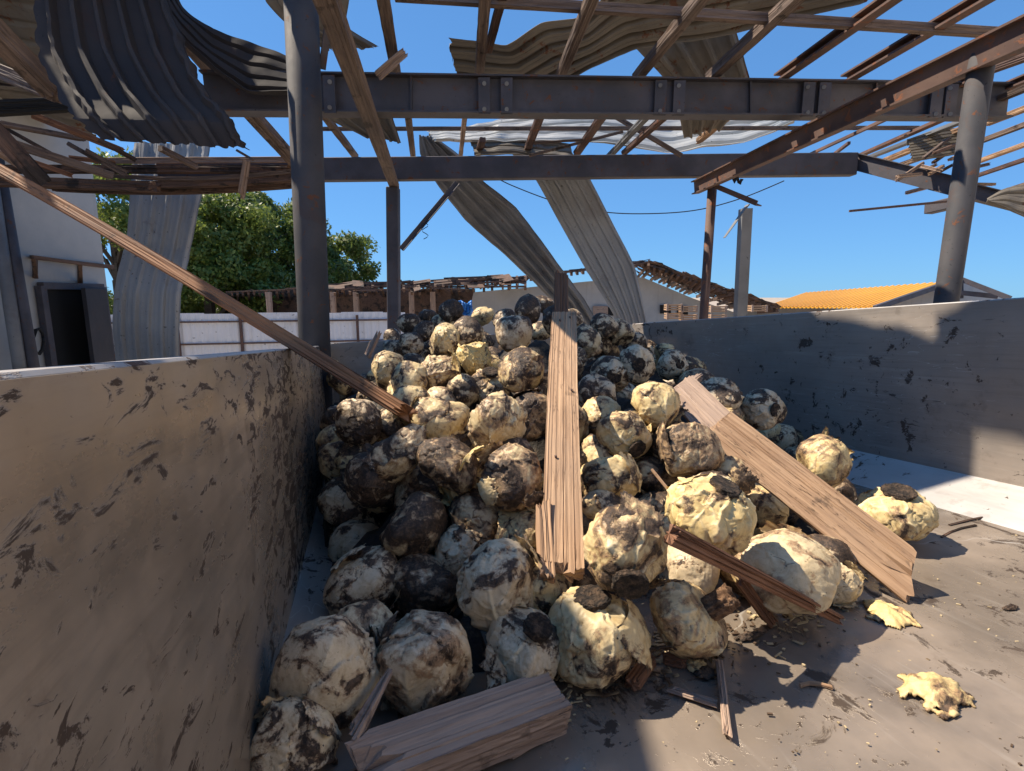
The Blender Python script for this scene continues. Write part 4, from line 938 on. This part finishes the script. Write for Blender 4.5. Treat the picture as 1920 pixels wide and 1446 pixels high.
sh([((252, 268, 7.2), (395, 272, 7.2)), ((244, 365, 7.0), (379, 365, 7.0)), ((236, 455, 6.9), (357, 470, 6.9)), ((214, 545, 6.7), (340, 550, 6.7)), ((211, 620, 6.7), (337, 620, 6.7)), ((222, 700, 6.8), (338, 700, 6.8))], 5, .045, M_sheetlight,
   'grey ribbed sheet hanging to the ground in front of the trees at the left', crumple=.012, jag=(0, .02), nl=90)
sh([((470, -60, 3.9), (655, -60, 3.9)), ((500, 5, 4.0), (655, 0, 4.0)), ((545, 50, 4.1), (650, 50, 4.1)), ((612, 96, 4.2), (712, 88, 4.2))], 4, .03, M_sheettan, 'torn tan sheet with a pointed tip behind the thick pipe column', jag=(0, .08))
sh([((604, 200, 5.2), (730, 196, 5.2)), ((612, 222, 5.3), (738, 225, 5.3)), ((680, 256, 5.4), (752, 268, 5.4))], 5, .035, M_sheettan, 'triangular tan sheet scrap under the left end of the front beam', crumple=.02)
sh([((838, 72, 4.6), (866, 190, 5.2)), ((900, 80, 4.6), (925, 190, 5.2)), ((950, 84, 4.55), (1000, 190, 5.2)), ((1015, 45, 4.4), (1055, 160, 4.9)), ((1095, 32, 4.3), (1110, 128, 4.7)), ((1150, -20, 4.1), (1190, 94, 4.6)), ((1330, -70, 3.9), (1370, 66, 4.4)), ((1620, -110, 3.8), (1640, 2, 4.1))], 5, .045, M_sheettan,
   'large tan sheet bowed over the purlins at the top centre', crumple=.014, jag=(.03, .03), nl=120)
sh([((1165, 60, 4.9), (1378, 50, 4.8)), ((1210, 110, 5.0), (1395, 108, 4.9)), ((1262, 170, 5.2), (1408, 170, 5.1)), ((1282, 258, 5.6), (1350, 240, 5.6))], 4, .04, M_sheettan, 'tan sheet hanging behind the front beam between two purlins', crumple=.02)
sh([((800, 246, 6.9), (815, 258, 6.6)), ((892, 233, 6.9), (905, 262, 6.6)), ((1000, 214, 7.0), (1000, 262, 6.6)), ((1110, 206, 7.1), (1110, 262, 6.6)), ((1250, 204, 7.1), (1262, 285, 6.6)), ((1400, 204, 7.1), (1400, 262, 6.6)), ((1485, 204, 7.1), (1490, 228, 6.8))], 4, .04, M_sheetpale,
   'pale bluish sheet lying across the purlins between the two beams', crumple=.03)
sh([((786, 252, 6.9), (815, 256, 6.9)), ((788, 288, 7.0), (868, 296, 7.0)), ((812, 335, 7.2), (905, 338, 7.0)), ((872, 412, 7.4), (968, 390, 7.1)), ((955, 485, 7.5), (1032, 474, 7.2)), ((1036, 565, 7.6), (1096, 562, 7.3)), ((1100, 640, 7.7), (1140, 640, 7.4))], 4, .06, M_sheetgrey,
   'long twisted grey sheet falling diagonally below the rear beam', crumple=.012, nl=120, jag=(.02, .02))
sh([((932, 262, 7.0), (1060, 268, 7.0)), ((1000, 330, 7.2), (1106, 335, 7.2)), ((1050, 420, 7.3), (1152, 425, 7.3)), ((1100, 508, 7.3), (1190, 500, 7.3)), ((1150, 590, 7.3), (1213, 600, 7.3)), ((1160, 650, 7.3), (1222, 650, 7.3))], 5, .04, M_sheetlight,
   'long flat grey sheet leaning down to the right of the twisted one', crumple=.006, nl=90)
sh([((880, 262, 6.7), (892, 290, 6.5)), ((960, 254, 6.7), (970, 288, 6.5)), ((1070, 270, 6.7), (1075, 295, 6.5))], 3, .03, M_sheettan, 'small tan sheet scrap resting on the rear beam', crumple=.03)
sh([((1700, 262, 6.0), (1712, 300, 5.8)), ((1755, 245, 6.0), (1770, 292, 5.8)), ((1812, 240, 6.0), (1815, 285, 5.8))], 8, .03, M_sheettan, 'small finely corrugated sheet scrap by the right pipe column', crumple=.02)
sh([((1850, 372, 5.2), (1852, 376, 5.0)), ((1890, 350, 5.2), (1900, 392, 5.0)), ((1990, 340, 5.2), (1990, 440, 5.0))], 3, .03, M_sheettan, 'tan sheet corner sagging at the right edge of the picture', crumple=.02)
# unseen sheets added high overhead, outlined to throw the broken shade
def up_from(px, py, k, val, z):
    P = BM @ onbin(px, py, k, val); return P+SUN*((CAMZ+z-P.z)/SUN.z)
def top_sheet(pts4, label, ribs=6):
    A, B_, D, E_ = pts4; vs, fs = [], []; n = 24
    for i in range(n+1):
        for j in range(n+1):
            p = A.lerp(B_, i/n).lerp(E_.lerp(D, i/n), j/n); vs.append(p+Vector((0, 0, .03*math.sin(j/n*ribs*6.28)+.02*float(vn(np.array([[i*.3, j*.3, 1]]), 3)[0]))))
    for i in range(n):
        for j in range(n): k = i*(n+1)+j; fs.append((k, k+n+1, k+n+2, k+1))
    vs, c = centred(vs); o = link('roof_sheet', mesh('roof_sheet', vs, fs, True), M_sheettan, loc=c)
    s = o.modifiers.new('thickness', 'SOLIDIFY'); s.thickness = .003
    return tag(o, label, 'roof sheet', G2)

def high(P, z=3.2): return P+SUN*((CAMZ+z-P.z)/SUN.z)
def shade_caster(name, pts, label):  # flat unseen sheet whose outline is the wanted shade, cast back sunward
    bm = bmesh.new(); rg = random.Random(4); q = []
    for i, p in enumerate(pts):
        n_ = pts[(i+1) % len(pts)]; k = max(2, int((n_-p).length/.10)); nn_ = (n_-p).cross(Vector((0, 0, 1))).normalized()
        for j in range(k): q.append(p.lerp(n_, j/k)+nn_*rg.uniform(-.02, .02))
    vv_ = [bm.verts.new(x) for x in q]; f = bm.faces.new(vv_); bmesh.ops.triangulate(bm, faces=[f]); c = sum(q, Vector())/len(q)
    for x in bm.verts: x.co -= c
    m = bpy.data.meshes.new(name); bm.to_mesh(m); bm.free(); o = link(name, m, M_sheettan, shed, loc=c)
    s_ = o.modifiers.new('thickness', 'SOLIDIFY'); s_.thickness = .02; return o
hw = lambda x, y: high(BM @ onbin(x, y, 0, UR)); hh = lambda x, y, Y: high(at(x, y, Y))
shade_caster('added_shade_sheet', [hh(1000, 560, 3.4), hh(1000, 640, 2.9), hh(1022, 745, 2.1), hh(1200, 716, 2.25), hh(1280, 705, 2.5), hh(1395, 788, 2.3), hh(1480, 800, 2.3), high(BM @ onbin(1590, 868, 2, -.75)), hw(1650, 850), hw(1622, 742), hw(1760, 785), hw(1900, 815), hw(1990, 820), hw(1990, 520), hw(1820, 540), hw(1762, 600), hw(1745, 624), hw(1640, 606), hw(1532, 588), hw(1480, 560), hh(1250, 570, 4.4)], '')
shade_caster('added_shade_sheet', [hh(590, 560, 5.0), hh(640, 700, 3.6), hh(700, 672, 3.6), hh(790, 668, 3.3), hh(812, 640, 3.2), hh(800, 590, 3.6), hh(880, 560, 4.2)], '')
fl_ = lambda x, y: high(BM @ onbin(x, y, 2, WF))
shade_caster('added_shade_sheet', [hh(600, 780, 2.0), hh(690, 822, 1.85), hh(780, 862, 1.62), hh(850, 950, 1.48), hh(935, 950, 1.46), hh(1000, 1085, 1.2), hh(1050, 1125, 1.06), hh(1085, 1200, 1.0), fl_(1205, 1288), fl_(1206, 1440), fl_(1215, 1650), fl_(300, 1650), hh(350, 1000, 1.3)], '')
for i in range(3):  # unseen purlins and beams added to go with the shade sheets
    sb('added_upper_purlin', Vector((-5.0+i*.9, 1.2, CAMZ+3.27)), Vector((-5.0+i*.9, 6.0, CAMZ+3.27)), .07, .07, M_woodroof)
for y in (1.3, 5.8): sb('added_upper_beam', Vector((-6.2, y, CAMZ+3.4)), Vector((-.6, y, CAMZ+3.4)), .12, .16, M_beam, kind='I', t=.012)

# ------------------------------------------------------------------ pale building at the left
bl = empty('pale_building', (-7, 9, 0), 'pale rendered two storey building with an open dark doorway at the left', 'building')
A = at(187, 430, 8.0); A.z = 0; B_ = at(-420, 430, 4.6); B_.z = 0
dirx = (B_-A).normalized(); nrm = Vector((dirx.y, -dirx.x, 0)); nrm = nrm if nrm.y < 0 or nrm.x > 0 else -nrm
nrm = Vector((-dirx.y, dirx.x, 0));  nrm = nrm if nrm.dot(Vector((0, 0, 0))-A) > 0 else -nrm
Ht = 4.75
mb = MB()
c = A+dirx*4-nrm*3; mb.box(c+Vector((0, 0, Ht/2)), dirx*4, nrm*3, Vector((0, 0, Ht/2))); mb.build('wall', M_plaster, bl)
mb = MB(); mb.box(c+Vector((0, 0, Ht+.06)), dirx*4.15, nrm*3.15, Vector((0, 0, .06))); mb.build('roof_slab', M_wooddark, bl)
def onwall(px, py, off=0.0):
    r = ray(px, py); P0 = A+nrm*off; o_ = Vector((0, 0, CAMZ)); t = (P0-o_).dot(nrm)/r.dot(nrm); return o_+r*t
dl = onwall(82, 600, .03); dr = onwall(196, 600, .03); dt = onwall(120, 537, .03).z
mb = MB(); ctr = (dl+dr)/2; ctr.z = dt/2; hx = (dr-dl)/2; hx.z = 0
mb.box(ctr-nrm*.02, hx, nrm*.02, Vector((0, 0, dt/2))); dd = mb.build('doorway', M_black, bl)
for e in (dl, dr):
    q = e.copy(); q.z = 0; q2 = e.copy(); q2.z = dt; bar('door_frame', q+nrm*.02, q2+nrm*.02, .09, .09, M_beam, dd)
q = dl.copy(); q.z = dt; q2 = dr.copy(); q2.z = dt; bar('door_frame', q+nrm*.02, q2+nrm*.02, .09, .09, M_beam, dd)
q = dr.copy(); e = dr+dirx*.65+nrm*.30; q.z = dt/2; e.z = dt/2; bar('door_leaf', q+nrm*.05, e, .05, dt-.05, M_sheetdark, bl)
q = dr.copy(); e = dr+nrm*.25-dirx*.12; q.z = 0.02; q2 = e.copy(); q2.z = 2.0
bar('open_door_edge', Vector((e.x, e.y, .02)), Vector((e.x, e.y, dt-.02)), .06, .06, M_sheetgrey, bl)
aw = empty('awning_frame', onwall(60, 480, .02), 'bare rusty awning frame with brackets over the doorway', 'awning frame')
for (a, b) in [((60, 482, .6), (212, 502, .6)), ((60, 482, .02), (60, 482, .6)), ((152, 494, .02), (152, 494, .6)), ((66, 522, .02), (66, 484, .02)), ((150, 532, .02), (150, 497, .02)), ((68, 520, .02), (62, 483, .6)), ((152, 530, .02), (150, 495, .6)), ((60, 483, .02), (212, 500, .02))]:
    bar('frame_bar', onwall(*a), onwall(*b), .04, .04, M_wooddark, aw)
for k, (a, b, wd, m_) in enumerate([((8, 330), (22, 700), .13, M_sheetgrey), ((24, 330), (52, 700), .12, M_beam)]):
    p = onwall(a[0], 500, .25); t_ = tag(bar('drain_pipe', Vector((p.x+.1*k, p.y, 0)), Vector((p.x, p.y, 4.2)), wd, wd, m_, None, kind='tube'), ['grey vertical pipe at the left edge in front of the pale building', 'dark vertical pipe between the grey pipe and the doorway'][k], 'pipe')
o = tube('hose', [onwall(72+10*math.cos(t*.7), 640+24*math.sin(t*.7), .2) for t in range(12)], .02, M_black); tag(o, 'coil of black hose on the wall left of the doorway', 'hose')
# unseen cream block, added right of and behind the camera to bounce warm sunlight
wh = empty('bounce_block', (7.5, -4, 0), 'long cream rendered warehouse along the right side of the yard, outside the picture', 'building')
g = NT('bounce_cream'); v_ = g.coord(); wm = g.out(g.mix(g.step(g.noise(v_, .6, 6), .3, .7), (.62, .55, .45), (.72, .65, .54)), .85, 0, g.bump(g.noise(v_, 8, 5), .4, .01))
mb = MB(); mb.box(Vector((8.4, -5.5, 3.4)), Vector((2.6, 0, 0)), Vector((0, 9.3, 0)), Vector((0, 0, 3.4))); mb.build('wall', wm, wh)
mb = MB(); mb.box(Vector((8.4, -5.5, 6.9)), Vector((2.9, 0, 0)), Vector((0, 9.6, 0)), Vector((0, 0, .1))); mb.build('roof', M_sheetgrey, wh)
for k in range(4):
    mb = MB(); mb.box(Vector((5.78, -13+k*4.6, 3.4)), Vector((.04, 0, 0)), Vector((0, .7, 0)), Vector((0, 0, .6))); mb.build('window', M_black, wh)
# ------------------------------------------------------------------ white fence
fe = empty('sheet_fence', (-4, 14, 0), 'white corrugated fence with rusty red rails behind the bin at the left', 'fence')
fa = at(190, 583, 13.0); fb = at(760, 597, 15.0); top = 1.86; fdir = (fb-fa); fdir.z = 0; Lf = fdir.length; fdir.normalize(); fn = Vector((-fdir.y, fdir.x, 0)); fn = fn if fn.y < 0 else -fn
mb = MB(); n = int(Lf/.05)
for i in range(n):
    o1 = .012 if (i//2) % 2 else -.012; o2 = .012 if ((i+1)//2) % 2 else -.012
    p = Vector((fa.x, fa.y, 0))+fdir*(i*Lf/n); q = Vector((fa.x, fa.y, 0))+fdir*((i+1)*Lf/n)
    h = top+.02*(math.floor(i/22) % 2); mb.quad(p+fn*o1, q+fn*o2, q+fn*o2+Vector((0, 0, h)), p+fn*o1+Vector((0, 0, h)))
mb.build('fence_sheet', M_white, fe)
for z in (.5, 1.1, 1.66):
    bar('fence_rail', Vector((fa.x, fa.y, z))+fn*.04, Vector((fb.x, fb.y, z))+fn*.04, .03, .04, M_rusty, fe)
for i in range(6):
    p = Vector((fa.x, fa.y, 0))+fdir*(i*Lf/5+.15)+fn*.05; bar('fence_post', p, p+Vector((0, 0, 1.8)), .06, .06, M_rusty, fe)

# ------------------------------------------------------------------ ruined sheds behind
def roofwreck(name, A, B_, D, E_, n, mat, parent, seed=0, keep=.6):
    """burnt roof: rafters, battens and broken slates over the quad A-B-D-E"""
    rg = random.Random(seed); mb = MB(); P = lambda s, t: A.lerp(B_, s).lerp(E_.lerp(D, s), t)
    for i in range(n+1):
        s = i/n; t1 = 1 if rg.random() < .8 else rg.uniform(.4, .9); mb.bar(P(s, 0), P(s, t1)+Vector((0, 0, rg.uniform(-.1, .1))), .08, .12)
    for j in range(9):
        t = j/8; s = 0
        while s < 1:
            e = min(1, s+rg.uniform(.05, .3))
            if rg.random() < .72: mb.bar(P(s, t)+Vector((0, 0, .09)), P(e, t)+Vector((0, 0, .09+rg.uniform(-.08, .08))), .07, .05)
            s = e
    for k in range(int(n*16*keep)):
        s, t = rg.random(), rg.random(); p = P(s, t)+Vector((0, 0, .12+rg.uniform(-.03, .03)))
        x = (B_-A).normalized()*rg.uniform(.08, .35); y = (E_-A).normalized()*rg.uniform(.1, .3); z = Vector((0, 0, .012)); mb.box(p, x+Vector((0, 0, rg.uniform(-.035, .035))), y, z)
    return mb.build(name, mat, parent)
s1 = empty('ruined_shed', (-2, 20, 0), 'long low ruined shed with a burnt sagging roof behind the white fence', 'shed')
roofwreck('burnt_roof', at(425, 552, 21), at(985, 522, 17.5), at(985, 540, 21.5), at(425, 563, 25), 46, M_wooddark, s1, 3, .05)
roofwreck('eaves_debris', at(600, 540, 18.5), at(985, 519, 17.4), at(985, 540, 17.0), at(600, 552, 18.0), 26, M_wooddark, s1, 4, .03)
for px in (505, 625, 668, 745, 772, 812):
    p = at(px, 570, 18.5+(985-px)*.002); bar('post', Vector((p.x, p.y, 0)), Vector((p.x, p.y, 2.45)), .16, .16, M_woodgrey, s1, rough=.01)
mb = MB(); p = at(420, 600, 25.5); q = at(890, 600, 22); p.z = q.z = 1.3; mb.bar(p, q, .2, 2.6); mb.build('back_wall', M_wooddark, s1)  # the wall's dark colour stands for the shade inside the shed
s2 = empty('gabled_building', (3, 21, 0), 'white walled gabled building whose burnt roof has lost its covering, behind the heap', 'building')
def wpoly(name, pl, Y, mat, parent, th=.25):
    a = [at(x, y, Y) for x, y in pl]; n = len(a); vs = a+[p+Vector((0, th, 0)) for p in a]
    fs = [tuple(range(n)), tuple(reversed(range(n, 2*n)))]+[(i, i+n, (i+1) % n+n, (i+1) % n) for i in range(n)]
    vs, c = centred(vs); return link(name, mesh(name, vs, fs), mat, parent, loc=c)
wpoly('gable_wall', [(888, 548), (980, 540), (1100, 528), (1205, 520), (1300, 560), (1390, 590), (1390, 650), (870, 650), (872, 575), (884, 566)], 20, M_plaster, s2)
for (x, y) in ((1112, 576), (1140, 576), (1238, 572), (1270, 574)): wpoly('window', [(x, y), (x+20, y), (x+20, y+16), (x, y+16)], 19.9, M_black, s2, .05)
wpoly('window', [(1112, 574), (1140, 574), (1140, 600), (1112, 600)], 19.85, M_woodgrey, s2, .05)
roofwreck('burnt_roof', at(1452, 579, 18.6), at(1216, 496, 18.6), at(1196, 516, 26), at(1400, 588, 26), 26, M_wooddark, s2, 7, .35)
roofwreck('burnt_roof', at(1216, 496, 18.6), at(930, 532, 18.8), at(940, 530, 27), at(1200, 494, 27), 26, M_wooddark, s2, 8, .08)
roofwreck('verge_debris', at(1460, 582, 18.5), at(1216, 496, 18.5), at(1216, 512, 18.9), at(1420, 584, 18.9), 22, M_wooddark, s2, 9, .12)
# crates stacked by the gabled building
cg = 'slatted crates stacked by the gabled building'
def crate(px, py, Y, sz, label):
    e = empty('slatted_crate', at(px, py, Y), label, 'crate', cg); c = at(px, py, Y)
    for z in range(3):
        zz = Vector((0, 0, -sz*.32+z*sz*.30))
        for (a, b) in (((-1, -1), (1, -1)), ((1, -1), (1, 1)), ((-1, -1), (-1, 1))):
            bar('slat', c+zz+Vector((a[0]*sz, a[1]*sz*.7, 0)), c+zz+Vector((b[0]*sz, b[1]*sz*.7, 0)), .025, sz*.20, M_woodpale, e)
    for x in (-1, 1): bar('corner_post', c+Vector((x*sz*.97, -sz*.66, -sz*.5)), c+Vector((x*sz*.97, -sz*.66, sz*.45)), .05, .05, M_woodgrey, e)
for i, (px, py, tx) in enumerate([(1262, 576, 'upper slatted crate of the stack left of the rusty pipe post'), (1262, 592, 'lower slatted crate of the stack left of the rusty pipe post'), (1290, 579, 'upper slatted crate just left of the rusty pipe post'), (1290, 595, 'lower slatted crate just left of the rusty pipe post'), (1344, 579, 'slatted crate between the two far posts'), (1420, 578, 'slatted crate right of the profiled post'), (1344, 595, 'lower slatted crate between the two far posts')]):
    crate(px, py, 14+.15*(i % 2), .19, tx)
p = at(862, 578, 10); mb = MB()
for i in range(8):
    for j in range(5):
        f_ = lambda a, b: at(845+a*5, 566+b*5+3*math.sin(a*1.3), 9.5+.05*math.sin(a*2+b))
        mb.quad(f_(i, j), f_(i+1, j), f_(i+1, j+1), f_(i, j+1))
o = mb.build('tarpaulin', NT('blue_tarp').out((.02, .18, .55), .5), None, True); o.modifiers.new('t', 'SOLIDIFY').thickness = .02
tag(o, 'scrap of bright blue tarpaulin showing behind the crest of the heap', 'tarpaulin')
# yellow roofed building
s3 = empty('yellow_roofed_building', (9, 21, 0), 'low building with a bright yellow ribbed roof at the right', 'building')
def roofplane(name, A, B_, D, E_, n, mat, parent):
    vs, fs = [], []
    for i in range(n*4+1):
        s = i/(n*4); hgt = .05 if i % 4 in (1, 2) else 0
        vs += [A.lerp(B_, s)+Vector((0, 0, hgt)), E_.lerp(D, s)+Vector((0, 0, hgt))]
    for i in range(n*4): k = 2*i; fs.append((k, k+2, k+3, k+1))
    vs, c = centred(vs); o = link(name, mesh(name, vs, fs), mat, parent, loc=c); o.modifiers.new('t', 'SOLIDIFY').thickness = .03; return o
roofplane('roof', at(1432, 577, 20), at(1640, 577, 16), at(1768, 530, 19), at(1510, 550, 26), 26, M_yellow, s3)
wpoly('gable_wall', [(1620, 582), (1760, 540), (1800, 527), (1890, 560), (1890, 640), (1620, 640)], 19.2, M_plaster, s3)
for (a, b) in [((1640, 578, 16), (1800, 523, 18.6)), ((1800, 523, 18.6), (1895, 560, 17.6)), ((1768, 533, 18.8), (1768, 560, 18.8)), ((1800, 526, 18.7), (1800, 560, 18.7)), ((1790, 548, 18.6), (1870, 556, 18.2))]:
    bar('verge', at(*a), at(*b), .12, .16, M_beam, s3)
wpoly('wall', [(1400, 575), (1640, 580), (1640, 650), (1400, 650)], 21, M_plaster, s3)

# ------------------------------------------------------------------ trees
def mat_leaf(name, c1, c2):
    g = NT(name); oi = g.n('NewGeometry'); rnd = oi.outputs['Random Per Island']
    m = g.out(g.mix(g.step(rnd, 0, 1), c1, c2), .55)
    tr = g.n('BsdfTranslucent', Color=(*[x*1.5 for x in c2], 1)); mx = g.t.nodes.new('ShaderNodeMixShader'); mx.inputs[0].default_value = .3
    g.t.links.new(g.b.outputs[0], mx.inputs[1]); g.t.links.new(tr.outputs[0], mx.inputs[2]); g.t.links.new(mx.outputs[0], g.t.nodes['Material Output'].inputs[0]); return m
M_leaf = mat_leaf('deep_green_leaf', (.030, .065, .012), (.14, .19, .035))
M_leaf2 = mat_leaf('fresh_green_leaf', (.06, .11, .018), (.20, .25, .05))
M_bark = mat_wood('bark', (.12, .09, .07), (.08, .06, .05), (.03, .025, .02))
def tree(base, h, rx, label, mat, seed, n=9000, ls=.14):
    rg = np.random.default_rng(seed); root = empty('tree', base, label, 'tree', 'trees behind the fence')
    mb = MB(); tp = base+Vector((0, 0, h*.55)); cl = []
    r2 = random.Random(seed)
    for k in range(54):
        an = r2.uniform(0, 6.28); zz = r2.uniform(.12, 1.0); rr = rx*math.sqrt(max(.05, 1-((zz-.55)/.52)**2))*r2.uniform(.35, 1.0)
        c = base+Vector((math.cos(an)*rr, math.sin(an)*rr, h*zz*.93)); cl.append((c, rx*r2.uniform(.20, .36)))
        if k % 3 == 0:
            st = base+Vector((0, 0, h*min(.5, zz*.6))); mb.bar(st, st.lerp(c, .5)+Vector((0, 0, .2)), .12, .12); mb.bar(st.lerp(c, .5)+Vector((0, 0, .2)), c, .06, .06)
    for k in range(6):
        f0, f1 = k/6, (k+1)/6; mb.bar(base.lerp(tp, f0), base.lerp(tp, f1), .42-.3*f0, .42-.3*f0)
    mb.build('trunk', M_bark, root)
    cc = np.array([tuple(c) for c, r in cl]); cr_ = np.array([r for c, r in cl]); idx = rg.integers(0, len(cl), n)
    d = rg.normal(size=(n, 3)); d /= np.linalg.norm(d, axis=1, keepdims=True); rad_ = rg.random(n)**.45
    P = cc[idx]+d*(cr_[idx]*rad_)[:, None]*np.array([1, 1, .8]); P += .18*rx*np.c_[vn(P*1.1, 1), vn(P*1.1, 2), vn(P*1.1, 3)]*.6
    a = rg.normal(size=(n, 3)); a /= np.linalg.norm(a, axis=1, keepdims=True); b = np.cross(a, d+.01); b /= np.linalg.norm(b, axis=1, keepdims=True)
    s = ls*(rg.random(n)*.8+.5); V = np.stack([P-a*s[:, None], P+b*s[:, None]*.5, P+a*s[:, None], P-b*s[:, None]*.5], 1).reshape(-1, 3)-np.array(base)
    m = bpy.data.meshes.new('crown'); m.vertices.add(4*n); m.vertices.foreach_set('co', V.ravel()); m.loops.add(4*n); m.loops.foreach_set('vertex_index', np.arange(4*n)); m.polygons.add(n)
    m.polygons.foreach_set('loop_start', np.arange(0, 4*n, 4)); m.polygons.foreach_set('loop_total', np.full(n, 4)); m.update(calc_edges=True)
    link('crown', m, mat, root, loc=base)
def tb(px, Y): p = at(px, 560, Y); return Vector((p.x, p.y, 0))
tree(tb(440, 26), 7.9, 3.0, 'large dense tree left of the thick pipe column', M_leaf, 1, 42000, .105)
tree(tb(545, 30), 7.6, 3.0, 'broad dark tree partly hidden by the thick pipe column', M_leaf, 2, 36000, .115)
tree(tb(640, 34), 6.0, 2.6, 'lower tree whose crown slopes away right of the thick pipe column', M_leaf, 3, 24000, .125)
tree(tb(392, 24), 7.6, 2.8, 'bushy tree between the hanging grey sheet and the tree by the pipe column', M_leaf2, 6, 26000, .11)
tree(tb(225, 22), 8.0, 2.6, 'yellow green tree between the pale building and the hanging grey sheet', M_leaf2, 4, 28000, .10)
tree(tb(330, 32), 8.4, 3.2, 'tree behind the hanging grey sheet', M_leaf, 5, 26000, .125)

# drop the buried heads nothing shows of, and describe the rest by where they peep out
bpy.context.view_layer.update(); dg = bpy.context.evaluated_depsgraph_get(); eye = Vector((0, 0, CAMZ)); cells = {}
for o_, p, R in fillers:
    px, py, d = pix(p); r = F*R/d; seen = 0
    for k in range(90):
        a = k*2.39996; q = math.sqrt((k+.5)/90)*r*.97; dd = ray(px+q*math.cos(a), py+q*math.sin(a)).normalized()
        ok, loc, nn_, fi, ob, mx_ = SC.ray_cast(dg, eye+dd*.05, dd)
        if ok and ob is not None and ob.name == o_.name: seen += 1
    if seen < 3: bpy.data.objects.remove(o_); continue
    cells.setdefault((int((px-560)//110), int((py-560)//90)), []).append((o_, px, py, seen, o_.color[0]))
named = [(o_, pix(o_.matrix_basis.translation)) for o_ in C.objects if o_.name.startswith('cabbage') and o_.get('label') and o_.get('category') == 'cabbage']
short = {}
for o_, q in named:
    short[o_.name] = o_['label'].split(',')[0].split(' with ')[0].split(' at the ')[0]
used = set()
for cl in cells.values():
    for o_, px, py, seen, rt in cl:
        nb_ = sorted(named, key=lambda t: math.hypot(t[1][0]-px, t[1][1]-py)); lab = None
        for t in nb_[:4]:
            x, y = t[1][0], t[1][1]; dx, dy = px-x, py-y
            side = ('right of' if dx > 0 else 'left of') if abs(dx) > abs(dy) else ('just below' if dy > 0 else 'just above')
            nm = ' '.join(short[t[0].name].split()[:9]); lb = ('dark' if rt > .62 else 'pale')+' half buried cabbage '+side+' the '+nm
            if lb not in used: lab = lb; break
        lab = lab or lb; used.add(lab); o_['label'] = lab
